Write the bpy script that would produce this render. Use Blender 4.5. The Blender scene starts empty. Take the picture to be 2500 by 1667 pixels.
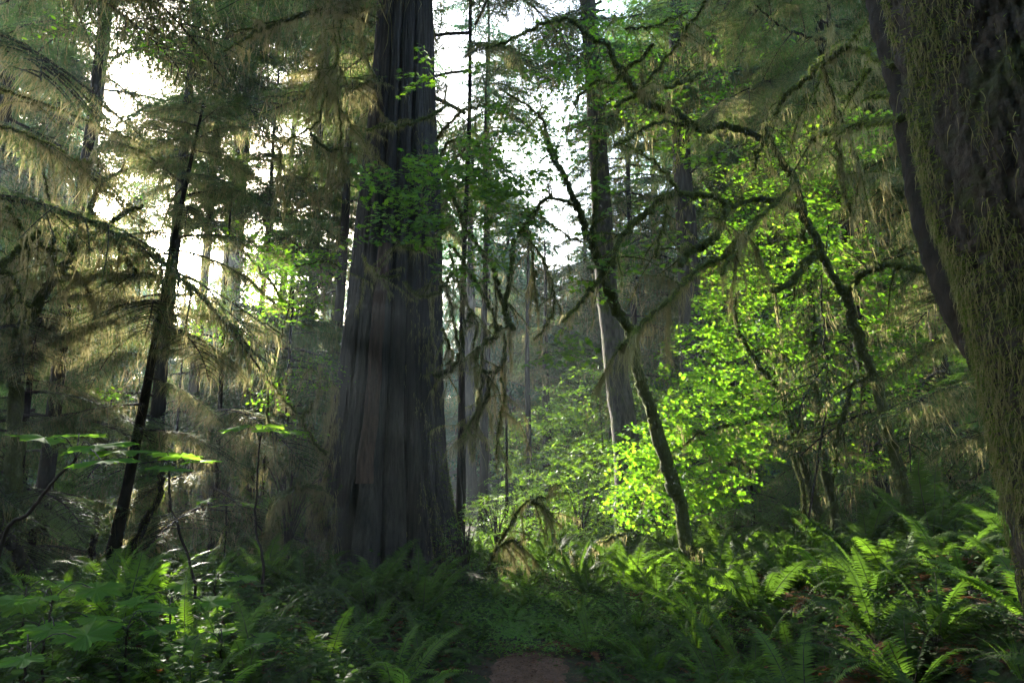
import bpy, math
import numpy as np
from mathutils import Vector

R_ = np.random.default_rng(7)
rad = math.radians
SC = bpy.context.scene
COL = SC.collection

# ------------------------------------------------------------------ camera
TILT, FP, CZ = rad(11.0), 1667.0, 1.6
cd = bpy.data.cameras.new("camera"); cam = bpy.data.objects.new("camera", cd); COL.objects.link(cam)
cd.sensor_width = 36; cd.lens = 24; cd.clip_end = 600; cd.clip_start = 0.05
cam.location = (0, 0, CZ); cam.rotation_euler = (rad(90) + TILT, 0, 0)
SC.camera = cam
CT, ST = math.cos(TILT), math.sin(TILT)

def W(px, py, d):                       # photo pixel (2500 wide) at forward distance d -> world point
    u = (px - 1250) / FP; v = (833.5 - py) / FP
    k = d / (CT - v * ST)
    return np.array([u * k, d, CZ + (ST + v * CT) * k])

def proj(p):
    p = np.asarray(p, float); q = p - np.array([0, 0, CZ])
    f = q[..., 1] * CT + q[..., 2] * ST; up = -q[..., 1] * ST + q[..., 2] * CT
    f = np.where(np.abs(f) < 1e-3, 1e-3, f)
    return 1250 + FP * q[..., 0] / f, 833.5 - FP * up / f, f

# ------------------------------------------------------------------ light
SUN = W(425, 595, 1.0) - np.array([0, 0, CZ]); SUN /= np.linalg.norm(SUN)
EL = math.asin(SUN[2]); AZ = math.atan2(SUN[0], SUN[1])
w = bpy.data.worlds.new("World"); SC.world = w; w.use_nodes = True
nt = w.node_tree; bg = nt.nodes['Background']; sky = nt.nodes.new('ShaderNodeTexSky')
sky.sky_type = 'NISHITA'; sky.sun_disc = False; sky.sun_elevation = EL; sky.sun_rotation = AZ
sky.air_density = 1.0; sky.dust_density = 2.0; sky.ozone_density = 1.0
nt.links.new(sky.outputs[0], bg.inputs[0]); bg.inputs[1].default_value = 0.15
sl = bpy.data.lights.new("sun", 'SUN'); sl.energy = 3.1; sl.angle = rad(0.5); sl.color = (1, .93, .80)
so = bpy.data.objects.new("sun", sl); COL.objects.link(so)
so.rotation_euler = Vector(tuple(SUN)).to_track_quat('Z', 'Y').to_euler()
SC.view_settings.view_transform = 'Standard'; SC.view_settings.look = 'None'
SC.view_settings.exposure = 3.65; SC.view_settings.gamma = 1.0
SC.render.engine = 'CYCLES'
cy = SC.cycles
cy.max_bounces = 6; cy.diffuse_bounces = 4; cy.glossy_bounces = 2; cy.transmission_bounces = 4
cy.volume_bounces = 0; cy.transparent_max_bounces = 4
cy.caustics_reflective = False; cy.caustics_refractive = False
cy.sample_clamp_indirect = 6; cy.use_denoising = True; cy.denoiser = 'OPENIMAGEDENOISE'
cy.use_adaptive_sampling = True; cy.adaptive_threshold = 0.01

# ------------------------------------------------------------------ materials
def nmat(name):
    m = bpy.data.materials.new(name); m.use_nodes = True; t = m.node_tree
    t.nodes.clear(); return m, t
def N(t, k, **kw):
    n = t.nodes.new(k)
    for a, b in kw.items(): setattr(n, a, b)
    return n
def ramp(t, fac, stops):
    n = N(t, 'ShaderNodeValToRGB'); e = n.color_ramp.elements
    while len(e) < len(stops): e.new(.5)
    for q, (p, c) in zip(e, stops): q.position = p; q.color = (*c, 1)
    t.links.new(fac, n.inputs[0]); return n.outputs[0]
def foliage(name, stops, trans, fac=.5, rough=.5, spec=.3, tstops=None):
    m, t = nmat(name); L = t.links
    g = N(t, 'ShaderNodeNewGeometry')
    col = ramp(t, g.outputs['Random Per Island'], stops)
    p = N(t, 'ShaderNodeBsdfPrincipled'); p.inputs['Roughness'].default_value = rough
    p.inputs['Specular IOR Level'].default_value = spec
    L.new(col, p.inputs['Base Color'])
    tr = N(t, 'ShaderNodeBsdfTranslucent')
    if tstops: L.new(ramp(t, g.outputs['Random Per Island'], tstops), tr.inputs[0])
    else: tr.inputs[0].default_value = (*trans, 1)
    mx = N(t, 'ShaderNodeMixShader'); mx.inputs[0].default_value = fac
    L.new(p.outputs[0], mx.inputs[1]); L.new(tr.outputs[0], mx.inputs[2])
    o = N(t, 'ShaderNodeOutputMaterial'); L.new(mx.outputs[0], o.inputs[0]); return m
def bark(name, c1, c2, moss=None, mossamt=.5, zs=.12, sc=14, bump=.6, rough=.95, fine=60):
    m, t = nmat(name); L = t.links
    tc = N(t, 'ShaderNodeTexCoord'); mp = N(t, 'ShaderNodeMapping'); mp.inputs['Scale'].default_value = (1, 1, zs)
    L.new(tc.outputs['Object'], mp.inputs[0])
    n1 = N(t, 'ShaderNodeTexNoise'); n1.inputs['Scale'].default_value = sc; n1.inputs['Detail'].default_value = 8
    n1.inputs['Roughness'].default_value = .65
    L.new(mp.outputs[0], n1.inputs[0])
    n2 = N(t, 'ShaderNodeTexVoronoi'); n2.feature = 'DISTANCE_TO_EDGE'; n2.inputs['Scale'].default_value = sc * .9
    L.new(mp.outputs[0], n2.inputs[0])
    col = ramp(t, n1.outputs[0], [(.32, c1), (.68, c2)])
    n3 = N(t, 'ShaderNodeTexNoise'); n3.inputs['Scale'].default_value = fine; n3.inputs['Detail'].default_value = 5
    L.new(mp.outputs[0], n3.inputs[0])
    if moss:
        n4 = N(t, 'ShaderNodeTexNoise'); n4.inputs['Scale'].default_value = 3.2; n4.inputs['Detail'].default_value = 7
        n4.inputs['Roughness'].default_value = .7
        L.new(tc.outputs['Object'], n4.inputs[0])
        f = N(t, 'ShaderNodeMapRange'); f.inputs[1].default_value = 1 - mossamt - .06; f.inputs[2].default_value = 1 - mossamt + .06
        L.new(n4.outputs[0], f.inputs[0])
        mx = N(t, 'ShaderNodeMixRGB'); L.new(f.outputs[0], mx.inputs[0]); L.new(col, mx.inputs[1])
        mcol = ramp(t, n3.outputs[0], [(.3, tuple(x * .5 for x in moss)), (.7, moss)])
        L.new(mcol, mx.inputs[2]); col = mx.outputs[0]
    p = N(t, 'ShaderNodeBsdfPrincipled'); p.inputs['Roughness'].default_value = rough
    p.inputs['Specular IOR Level'].default_value = .2
    L.new(col, p.inputs['Base Color'])
    ad = N(t, 'ShaderNodeMath', operation='MULTIPLY'); L.new(n1.outputs[0], ad.inputs[0])
    mr = N(t, 'ShaderNodeMapRange'); mr.inputs[2].default_value = .25; mr.inputs[3].default_value = .6; mr.inputs[4].default_value = 1.0; L.new(n2.outputs[0], mr.inputs[0]); L.new(mr.outputs[0], ad.inputs[1])
    ad2 = N(t, 'ShaderNodeMath', operation='MULTIPLY_ADD'); L.new(n3.outputs[0], ad2.inputs[0]); ad2.inputs[1].default_value = .35; L.new(ad.outputs[0], ad2.inputs[2])
    b = N(t, 'ShaderNodeBump'); b.inputs['Strength'].default_value = bump; b.inputs['Distance'].default_value = .03
    L.new(ad2.outputs[0], b.inputs['Height']); L.new(b.outputs[0], p.inputs['Normal'])
    o = N(t, 'ShaderNodeOutputMaterial'); L.new(p.outputs[0], o.inputs[0]); return m

M = {}
M['needle'] = foliage('needle', [(0, (.030, .060, .028)), (.6, (.048, .095, .038)), (1, (.07, .12, .04))], (.14, .22, .045), .45, .55, .2)
M['needle_fresh'] = foliage('needle_fresh', [(0, (.035, .09, .02)), (1, (.08, .16, .03))], (.16, .32, .03), .45, .5)
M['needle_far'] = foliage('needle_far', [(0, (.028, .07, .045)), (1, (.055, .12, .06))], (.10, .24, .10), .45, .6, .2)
M['moss'] = foliage('moss', [(0, (.06, .062, .022)), (.5, (.12, .112, .045)), (1, (.18, .155, .07))], (.42, .37, .17), .5, .9, .05)
M['moss_green'] = foliage('moss_green', [(0, (.035, .055, .010)), (.6, (.07, .10, .016)), (1, (.11, .13, .03))], (.20, .26, .04), .45, .9, .05)
M['maple'] = foliage('maple', [(0, (.045, .11, .015)), (1, (.08, .17, .02))], (0, 0, 0), .6, .5, .3,
                     [(0, (.13, .38, .015)), (.5, (.24, .52, .02)), (1, (.38, .64, .03))])
M['maple_deep'] = foliage('maple_deep', [(0, (.03, .085, .015)), (1, (.06, .13, .02))], (0, 0, 0), .5, .5, .3,
                     [(0, (.10, .25, .012)), (1, (.24, .44, .015))])
M['shrub'] = foliage('shrub', [(0, (.03, .08, .02)), (1, (.07, .15, .03))], (0, 0, 0), .5, .45, .35,
                     [(0, (.13, .30, .02)), (1, (.30, .50, .03))])
M['club'] = foliage('club', [(0, (.04, .10, .02)), (1, (.07, .14, .03))], (.24, .46, .03), .55, .75, .05)
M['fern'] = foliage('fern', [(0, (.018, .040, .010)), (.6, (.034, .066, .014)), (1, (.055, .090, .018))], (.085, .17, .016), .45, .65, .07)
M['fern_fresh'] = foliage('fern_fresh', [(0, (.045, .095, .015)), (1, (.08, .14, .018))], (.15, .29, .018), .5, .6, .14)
M['fern_dead'] = foliage('fern_dead', [(0, (.06, .025, .012)), (1, (.16, .06, .02))], (.2, .07, .02), .3, .8, .1)
M['salal'] = foliage('salal', [(0, (.014, .032, .010)), (1, (.04, .070, .018))], (.07, .14, .02), .35, .65, .05)
M['clover'] = foliage('clover', [(0, (.04, .11, .02)), (1, (.09, .2, .03))], (.2, .45, .02), .5, .5, .3)
M['litter'] = foliage('litter', [(0, (.03, .014, .008)), (.6, (.09, .04, .02)), (1, (.16, .08, .035))], (.05, .02, .01), .1, .9, .1)
M['twig'] = bark('twig', (.02, .015, .012), (.06, .048, .038), zs=1, sc=20, bump=.3)
M['cedar'] = bark('cedar', (.012, .011, .011), (.062, .052, .046), moss=(.035, .04, .015), mossamt=.30, zs=.035, sc=24, bump=1.0, fine=80)
M['cedar_red'] = bark('cedar_red', (.035, .022, .018), (.11, .062, .05), zs=.06, sc=26, bump=.9)
M['bark'] = bark('bark', (.03, .024, .020), (.11, .092, .078), moss=(.08, .09, .025), mossamt=.45, zs=.3, sc=16, bump=.9)
M['bark_dark'] = bark('bark_dark', (.007, .005, .003), (.026, .018, .011), moss=(.03, .035, .012), mossamt=.35, zs=.4, sc=14, bump=.5)
M['bark_scaly'] = bark('bark_scaly', (.010, .008, .006), (.050, .038, .028), moss=(.035, .04, .012), mossamt=.45, zs=.6, sc=20, bump=1.0)
M['bark_moss'] = bark('bark_moss', (.02, .022, .010), (.055, .06, .02), moss=(.07, .085, .018), mossamt=.6, zs=.6, sc=18, bump=.8)
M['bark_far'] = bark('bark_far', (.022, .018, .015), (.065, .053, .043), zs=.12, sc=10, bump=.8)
M['path'] = bark('path', (.07, .036, .024), (.17, .092, .062), zs=1, sc=9, bump=.5, fine=90)
M['ground'] = bark('ground', (.012, .010, .006), (.05, .034, .02), moss=(.03, .05, .012), mossamt=.5, zs=1, sc=6, bump=1.0, fine=40)

# ------------------------------------------------------------------ mesh building
class MB:
    def __init__(s): s.V = []; s.F = []; s.n = 0
    def add(s, V, F, mi=0, smooth=False):
        V = np.asarray(V, float).reshape(-1, 3); F = np.asarray(F, int)
        if len(V) == 0 or F.size == 0: return
        s.V.append(V); s.F.append((F + s.n, mi, smooth)); s.n += len(V)
    def merge(s, o, mi=None):
        for V in o.V: s.V.append(V)
        for F, m_, sm in o.F: s.F.append((F + s.n, m_ if mi is None else mi, sm))
        s.n += o.n
    def arrays(s): return np.concatenate(s.V)
def mesh(name, mb, mats, off=(0, 0, 0)):
    me = bpy.data.meshes.new(name)
    if mb.n == 0: return me
    V = np.concatenate(mb.V) - np.asarray(off, float)
    me.vertices.add(len(V)); me.vertices.foreach_set('co', V.astype(np.float32).ravel())
    loops = np.concatenate([f.ravel() for f, _, _ in mb.F])
    tot = np.concatenate([np.full(len(f), f.shape[1]) for f, _, _ in mb.F])
    mi = np.concatenate([np.full(len(f), m_) for f, m_, _ in mb.F])
    sm = np.concatenate([np.full(len(f), s_) for f, _, s_ in mb.F])
    me.loops.add(len(loops)); me.loops.foreach_set('vertex_index', loops.astype(np.int32))
    me.polygons.add(len(tot)); st = np.concatenate([[0], np.cumsum(tot)[:-1]])
    me.polygons.foreach_set('loop_start', st.astype(np.int32))
    me.polygons.foreach_set('material_index', mi.astype(np.int32))
    me.polygons.foreach_set('use_smooth', sm.astype(bool))
    for k in mats: me.materials.append(M[k])
    me.update(calc_edges=True)
    return me
def obj(name, mb, mats, parent=None, off=(0, 0, 0)):
    me = mb if isinstance(mb, bpy.types.Mesh) else mesh(name, mb, mats, off)
    o = bpy.data.objects.new(name, me); COL.objects.link(o)
    if parent is not None: o.parent = parent
    return o
def tag(o, label=None, cat=None, group=None, kind=None):
    if label: o['label'] = label
    if cat: o['category'] = cat
    if group: o['group'] = group
    if kind: o['kind'] = kind
    return o
def thing(name, label, cat, loc, group=None, rz=0):
    o = bpy.data.objects.new(name, None); COL.objects.link(o); o.location = tuple(loc); o.rotation_euler = (0, 0, rz)
    o.empty_display_size = .2
    return tag(o, label, cat, group)

def norm(a): return a / np.maximum(np.linalg.norm(a, axis=-1, keepdims=True), 1e-9)
def smooth(P, n=6):
    P = np.asarray(P, float); k = len(P)
    if k < 3: 
        t = np.linspace(0, 1, n * 2)[:, None]; return P[0] * (1 - t) + P[-1] * t
    Q = np.vstack([2 * P[0] - P[1], P, 2 * P[-1] - P[-2]]); out = []
    for i in range(k - 1):
        a, b, c, d = Q[i:i + 4]
        for t in np.arange(n) / n:
            out.append(.5 * ((2 * b) + (-a + c) * t + (2 * a - 5 * b + 4 * c - d) * t * t + (-a + 3 * b - 3 * c + d) * t ** 3))
    out.append(P[-1]); return np.array(out)
def frames(P):
    T = norm(np.gradient(P, axis=0)); up = np.array([0, 0, 1.]) if abs(T[0][2]) < .8 else np.array([1., 0, 0])
    A = np.zeros_like(P); B = np.zeros_like(P); a = norm(np.cross(up, T[0]))
    for i in range(len(P)):
        a = a - T[i] * a.dot(T[i]); a = a / max(np.linalg.norm(a), 1e-9); A[i] = a; B[i] = np.cross(T[i], a)
    return T, A, B
def tube(mb, P, r, seg=8, mi=0, noise=0, rng=R_, cap=True):
    P = np.asarray(P, float); r = np.broadcast_to(np.asarray(r, float), (len(P),)).copy()
    T, A, B = frames(P); th = np.arange(seg) / seg * 2 * np.pi
    rr = r[:, None] * np.ones(seg)
    if noise:
        ph = rng.uniform(0, 6, 4); z = np.cumsum(np.r_[0, np.linalg.norm(np.diff(P, axis=0), axis=1)])[:, None]
        rr = rr * (1 + noise * (.5 * np.sin(2 * th[None] + ph[0] + z * 2.3) + .35 * np.sin(3 * th[None] + ph[1] - z * 5) + .5 * np.sin(z * 9 + ph[2]) + rng.normal(0, .35, rr.shape)))
    V = P[:, None] + rr[..., None] * (np.cos(th)[None, :, None] * A[:, None] + np.sin(th)[None, :, None] * B[:, None])
    n = len(P); i, j = np.meshgrid(np.arange(n - 1), np.arange(seg), indexing='ij')
    F = np.stack([i * seg + j, i * seg + (j + 1) % seg, (i + 1) * seg + (j + 1) % seg, (i + 1) * seg + j], -1).reshape(-1, 4)
    mb.add(V.reshape(-1, 3), F, mi, True)
    if cap:
        tip = P[-1] + T[-1] * r[-1] * 1.2
        VV = np.vstack([V[-1], tip]); mb.add(VV, [[k, (k + 1) % seg, seg] for k in range(seg)], mi, True)
        VV = np.vstack([V[0], P[0] - T[0] * r[0] * .5]); mb.add(VV, [[(k + 1) % seg, k, seg] for k in range(seg)], mi, True)
def inst(mb, tv, tf, Rm, T, mi=0):           # stamp a template (tv, tf) with m transforms
    m = len(T)
    if m == 0: return
    V = np.einsum('mij,nj->mni', Rm, tv) + T[:, None]
    F = (tf[None] + (np.arange(m) * len(tv))[:, None, None]).reshape(-1, tf.shape[1])
    mb.add(V.reshape(-1, 3), F, mi)
def basis(x, n):                              # rotation whose local x is x, local z near n
    x = norm(x); y = norm(np.cross(n, x)); z = np.cross(x, y)
    return np.stack([x, y, z], -1)
def rdir(rng, n): return norm(rng.normal(size=(n, 3)))

# ------------------------------------------------------------------ leaf templates (local x = midrib, z = face)
def palmate(lobes, notch=.45, teeth=0, cup=.12, spread=150):
    a = np.linspace(-spread, spread, lobes); pts = []
    for i, k in enumerate(a):
        L = 1 - .32 * (abs(k) / spread) ** 1.5
        if teeth:
            for da, q in ((-15, .80), (-11, .90), (-9, .84), (-5, .97), (-3, .93), (0, 1.07), (3, .93), (5, .97), (9, .84), (11, .90), (15, .80)): pts.append((k + da, L * q))
        else:
            pts += [(k - 11, L * .72), (k, L), (k + 11, L * .72)]
        if i < lobes - 1: pts.append((k + spread / (lobes - 1), notch))
    V = [(0, 0, 0)]
    for d, r in pts:
        d = rad(d); V.append((r * math.cos(d), r * math.sin(d), -cup * r * r + .03 * math.cos(d * 5)))
    V = np.array(V) ; V[1:, 0] *= .95
    F = np.array([[0, i, i + 1] for i in range(1, len(V) - 1)])
    V[:, 0] += .25
    return V * .58, F
LEAF_MAPLE = palmate(7, .46)
LEAF_CLUB = palmate(7, .66, teeth=1, cup=.10, spread=150)
LEAF_OVAL = (np.array([(0, 0, 0), (.3, .2, .04), (.3, -.2, .04), (.7, .19, .03), (.7, -.19, .03), (1, 0, -.05), (.5, 0, 0)]),
             np.array([(0, 6, 1), (0, 2, 6), (1, 6, 3), (2, 4, 6), (3, 6, 5), (6, 4, 5)]))
LEAF_CLOVER = palmate(3, .2, cup=.2, spread=120)

def hang(mb, P, ln, wd, rng, mi=0, k=4, sway=.24):     # hanging strands of moss
    n = len(P)
    if n == 0: return
    ln = np.broadcast_to(ln, (n,)); wd = np.broadcast_to(wd, (n,))
    a = rng.uniform(0, 2 * np.pi, n); side = np.stack([np.cos(a), np.sin(a), np.zeros(n)], -1)
    c = P.copy(); L = []
    for q in range(k + 1):
        f = 1 - q / k
        wq = wd * (.55 + .6 * np.sin(q * 1.9 + a)**2) * f
        if q < k: L += [c - side * wq[:, None] / 2, c + side * wq[:, None] / 2]
        else: L += [c]
        c = c + np.stack([rng.normal(0, sway, n), rng.normal(0, sway, n), -np.ones(n)], -1) * (ln / k)[:, None]
    V = np.stack(L, 1); nv = V.shape[1]; F = []
    base = np.arange(n) * nv
    for q in range(k - 1):
        F4 = np.stack([base + 2 * q, base + 2 * q + 1, base + 2 * q + 3, base + 2 * q + 2], -1)
        F.append(F4)
    s = mb.n; mb.V.append(V.reshape(-1, 3)); mb.n += n * nv
    mb.F.append((np.concatenate(F) + s, mi, False))
    mb.F.append((np.stack([base + 2 * k - 2, base + 2 * k - 1, base + 2 * k], -1) + s, mi, False))
def fuzz(mb, P, D, ln, wd, rng, mi=0):                 # short tufts: triangles pointing along D
    n = len(P); s = norm(np.cross(D, rdir(rng, n))) * (wd / 2)
    V = np.stack([P - s, P + s, P + D * np.broadcast_to(ln, (n,))[:, None]], 1).reshape(-1, 3)
    mb.add(V, np.arange(n * 3).reshape(-1, 3), mi)
def mossy(mb, P, r, rng, dens=260, hl=.12, hd=26, mi=0, wd=.006, fl=.028):
    """moss coat round a limb: tufts all round, strands hanging below"""
    seg = np.linalg.norm(np.diff(P, axis=0), axis=1); L = seg.sum()
    cum = np.r_[0, np.cumsum(seg)]; T, A, B = frames(P)
    def at(n):
        s = rng.uniform(0, L, n); i = np.clip(np.searchsorted(cum, s) - 1, 0, len(P) - 2); f = ((s - cum[i]) / np.maximum(seg[i], 1e-6))[:, None]
        return P[i] * (1 - f) + P[i + 1] * f, r[i] * (1 - f[:, 0]) + r[i + 1] * f[:, 0], A[i], B[i]
    n = int(L * dens)
    if n:
        p, rr, a, b = at(n); th = rng.uniform(0, 2 * np.pi, n)
        nd = a * np.cos(th)[:, None] + b * np.sin(th)[:, None]
        D = norm(nd + rdir(rng, n) * .6 + np.array([0, 0, -.35]))
        fuzz(mb, p + nd * (rr * .85)[:, None], D, rng.uniform(.4, 1.3, n) * fl, wd * 1.3, rng, mi)
    n = int(L * hd)
    if n:
        p, rr, a, b = at(n); c = rng.normal(0, 1, n)
        # clumpiness along the limb
        ln = hl * np.clip(rng.exponential(.7, n), .15, 3.2)
        cnt = 4
        p2 = np.repeat(p, cnt, 0) + rng.normal(0, .012, (n * cnt, 3)); p2[:, 2] -= np.repeat(rr, cnt) * .6
        hang(mb, p2, np.repeat(ln, cnt) * rng.uniform(.4, 1.1, n * cnt), rng.uniform(.5, 1.6, n * cnt) * wd, rng, mi)

# ------------------------------------------------------------------ conifer boughs
def segments(rng, L, nside, tspace, droop=.35, wide=.47, tl=.16):
    """axis, side branches and twigs of a flat drooping spray"""
    def axis(s): return np.stack([L * s * (1 - .10 * s), .05 * L * np.sin(s * 3 + ph), L * (.10 * s - droop * s * s)], -1)
    ph = rng.uniform(0, 6)
    wood = [(axis(np.linspace(0, 1, 9)), .012 * L ** .8)]; segs = []
    for i in range(nside):
        s = .10 + .88 * (i + rng.uniform(0, .8)) / nside; sg = 1 if i % 2 else -1
        l = L * wide * (min(1, .45 + s * 1.6)) * (1.02 - s) ** .75 * rng.choice([.45, .8, 1., 1.2]) * rng.uniform(.8, 1.15) + .05 * L
        p = axis(np.array([s]))[0]; an = rad(rng.uniform(32, 76)) * sg
        q = np.linspace(0, 1, 6)[:, None]
        d = np.array([math.cos(an), math.sin(an), rng.uniform(-.12, .05) - .3 * s * droop])
        bw = rng.uniform(-.25, .45); bz = rng.uniform(-.3, .3); pts = p + d * l * q + np.array([bw * l, bz * l, -droop * .9 * l]) * q ** 2
        wood.append((pts, .004 * L ** .8))
        nt_ = max(2, int(l / tspace)); u = (np.arange(nt_) + rng.uniform(.1, .9, nt_)) / nt_
        o = p + d * l * u[:, None] + np.array([bw * l, bz * l, -droop * .9 * l]) * u[:, None] ** 2
        sd = np.where(np.arange(nt_) % 2, 1, -1); ta = an + sd * rng.uniform(.6, 1.0, nt_)
        td = np.stack([np.cos(ta), np.sin(ta), rng.uniform(-.95, .05, nt_)], -1)
        tlh = tl * L / 2 * (1.15 - u) * rng.uniform(.6, 1.25, nt_)
        segs.append(np.concatenate([o, norm(td), tlh[:, None]], 1))
        # the side branch itself carries needles
        for k in range(5):
            v = pts[k + 1] - pts[k]; ll = np.linalg.norm(v); segs.append(np.array([[*pts[k], *(v / ll), ll]]))
    return wood, np.concatenate(segs)
def needles(mb, S, rng, sp, nl, nw, mi=0):
    o, d, l = S[:, :3], S[:, 3:6], S[:, 6]; cnt = np.maximum(2, (l / sp).astype(int)); idx = np.repeat(np.arange(len(S)), cnt)
    k = np.concatenate([np.arange(c) for c in cnt]); t = (k + rng.uniform(.0, 1, len(k))) / cnt[idx]
    sgn = np.where(k % 2, 1., -1.)[:, None]
    p = o[idx] + d[idx] * (l[idx] * t)[:, None]; up = norm(np.array([0, 0, 1.]) + rng.normal(0, .25, (len(k), 3)))
    side = norm(np.cross(up, d[idx])) * sgn + np.array([0, 0, -.25])
    D = norm(side + d[idx] * .75 + rng.normal(0, .12, (len(k), 3)))
    hw = norm(d[idx]) * nw / 2
    ll = nl * rng.uniform(.75, 1.2, len(k)) * (1 - .45 * t)
    V = np.stack([p - hw, p + hw, p + D * ll[:, None]], 1).reshape(-1, 3)
    mb.add(V, np.arange(len(V)).reshape(-1, 3), mi)
def bough(seed, L=2.0, detail=2, droop=.35, moss=1.0):
    rng = np.random.default_rng(seed); g = MB(); ms = MB()
    if detail == 2: wood, S = segments(rng, L, 40, .032, droop, tl=.26); needles(g, S, rng, .0095, .027, .011, 0)
    elif detail == 1: wood, S = segments(rng, L, 28, .06, droop, tl=.32); needles(g, S, rng, .022, .058, .028, 0)
    else: wood, S = segments(rng, L, 18, .12, droop, tl=.42); needles(g, S, rng, .05, .12, .07, 0)
    for i, (p, r) in enumerate(wood):
        if detail == 0 and i: continue
        tube(g, p, np.linspace(r, r * .25, len(p)), 4 if i else 5, 1, cap=False)
    if moss > 0:
        for i, (p, r) in enumerate(wood):
            if detail == 0 and i % 2: continue
            l = np.linalg.norm(np.diff(p, axis=0), axis=1).sum()
            n = int(l * moss * {2: 90, 1: 36, 0: 14}[detail]);
            if n < 1: continue
            t = rng.uniform(0, len(p) - 1.001, n); k = t.astype(int); f = (t - k)[:, None]; q = p[k] * (1 - f) + p[k + 1] * f
            q = q + rng.normal(0, .01, q.shape)
            # strands come in clumps
            ph = rng.uniform(0, 6); cl = .35 + .65 * (np.sin(t * 2.5 + ph) > 0)
            hang(ms, q, np.clip(rng.exponential(.11, n), .03, .6) * cl * (L / 2), {2: .007, 1: .014, 0: .03}[detail] * rng.uniform(.5, 1.4, n), rng, 0, k=4 if detail else 2)
    return g, ms
NEAR = [bough(100 + i, 2.0, 2, [.25, .4, .55, .35, .5, .3][i], 1.0) for i in range(6)]
MID = [bough(200 + i, 2.0, 1, [.3, .45, .6, .4, .25][i], 1.1) for i in range(5)]
FAR = [bough(300 + i, 2.0, 0, [.3, .5, .4][i], .7) for i in range(3)]

# gaps in the canopy where the sky shows, (px, py, rx, ry, strength)
HOLES = [(265, 110, 60, 110, 1), (300, 200, 70, 60, .9), (700, 300, 80, 60, 1), (635, 340, 60, 60, .9), (1105, 110, 55, 100, 1), (1110, 230, 50, 60, .9),
         (268, 465, 60, 45, 1), (428, 600, 60, 58, 1), (1060, 15, 50, 40, .9), (600, 510, 100, 50, .8), (1370, 580, 42, 62, .85), (1375, 700, 32, 40, .7),
         (1690, 225, 40, 40, .9), (690, 150, 60, 50, .8), (420, 5, 90, 30, .9), (1340, 460, 40, 35, .6), (1160, 540, 40, 60, .6), (520, 680, 80, 50, .6),
         (1250, 330, 60, 60, .5), (1600, 480, 80, 80, .5), (800, 460, 60, 80, .45), (1720, 400, 50, 60, .5), (640, 20, 60, 40, .6), (180, 330, 40, 40, .5), (1480, 330, 60, 60, .4), (850,230,40,120,.5)]
# things that catch the sun: (centre, radius, share of the boughs in the way that are missing)
GLOW = [(W(1750, 1080, 10), 3.4, .97), (W(1900, 600, 11.5), 3.0, .92), (W(690, 680, 9), 1.3, .97), (W(2100, 330, 9), 1.2, .9), (W(1330, 1500, 10), 1.6, .97), (W(710, 860, 9), 1.1, .95),
        (W(1150, 800, 9.5), 1.0, .6), (W(450, 950, 9), 1.4, .75), (W(600, 1050, 10), 1.3, .8), (W(300, 820, 9), 1.2, .7), (W(500, 700, 10), 1.2, .8), (W(1400, 1180, 16), 3.4, .95), (W(1190, 1100, 12.6), 1.7, .9), (W(420, 820, 10), 1.5, .8), (W(150, 300, 8), 1.6, .75), (W(1150, 350, 8), 1.3, .5), (W(750, 300, 12), 1.2, .35), (W(1250, 1000, 13), 1.4, .5), (W(2180, 880, 10), 1.6, .8),
        (W(1450, 700, 9), 1.3, .5), (W(250, 1100, 7.5), 1.2, .4), (W(620, 1250, 9.5), 1.2, .6), (W(1620, 230, 9.5), 1.8, .75), (W(1600, 1150, 10), 1.6, .97), (W(1400, 900, 20), 4, .6)]
def keep(c, rng, glow=True):
    px, py, f = proj(c); k = np.ones(len(c), bool)
    for hx, hy, rx, ry, s in HOLES:
        inside = ((px - hx) / rx) ** 2 + ((py - hy) / ry) ** 2 < .85 + .5 * rng.random(len(c))
        k &= ~(inside & (f > 0) & (rng.random(len(c)) < s * min(1, s + .15)))
    if glow:
        for g, r, s in GLOW:
            q = c - g; t = q @ SUN; dd = np.linalg.norm(q - t[:, None] * SUN, axis=1)
            if g[0] < -.9 and s < .9: s = s * float(glow)
            k &= ~((t > .6) & (dd < r) & (rng.random(len(c)) < s))
    return k

def keepb(P, X, L, rng, glow=True, far=False):
    k = np.ones(len(P), bool)
    for q in ((.6,) if far else (.3, .6, .9)): k &= keep(P + X * (L * q)[:, None], rng, glow if q < .8 else False)
    return k
def gz(x, y):
    x = np.asarray(x, float); y = np.asarray(y, float)
    z = .10 * np.sin(x * .7 + 1) * np.cos(y * .5) + .05 * np.sin(x * 2.1 + y * 1.3)
    path = np.exp(-((x - path_x(y)) / .9) ** 2) * np.clip((7.4 - y) * 1.5, 0, 1)
    z = z * (1 - path) - .08 * path
    z = z + np.clip(x - 2.2, 0, 2.2) * .42 * np.exp(-((y - 4.5) / 3.2) ** 2)            # bank under the right-hand trunk
    z = z + .30 * np.exp(-((x - 3.4) / 2.6) ** 2 - ((y - 9) / 4) ** 2) + .25 * np.exp(-((x + 3.2) / 2.5) ** 2 - ((y - 7) / 3.5) ** 2)
    z = z + np.clip(y - 19, 0, 200) * .09 + np.clip(x - 2, 0, 30) * np.clip(y - 14, 0, 30) * .004
    return z
def path_x(y): return .14 + .06 * np.sin((y - 6) * .8) - .25 * np.clip(y - 6.4, 0, 1) ** 2

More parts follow.
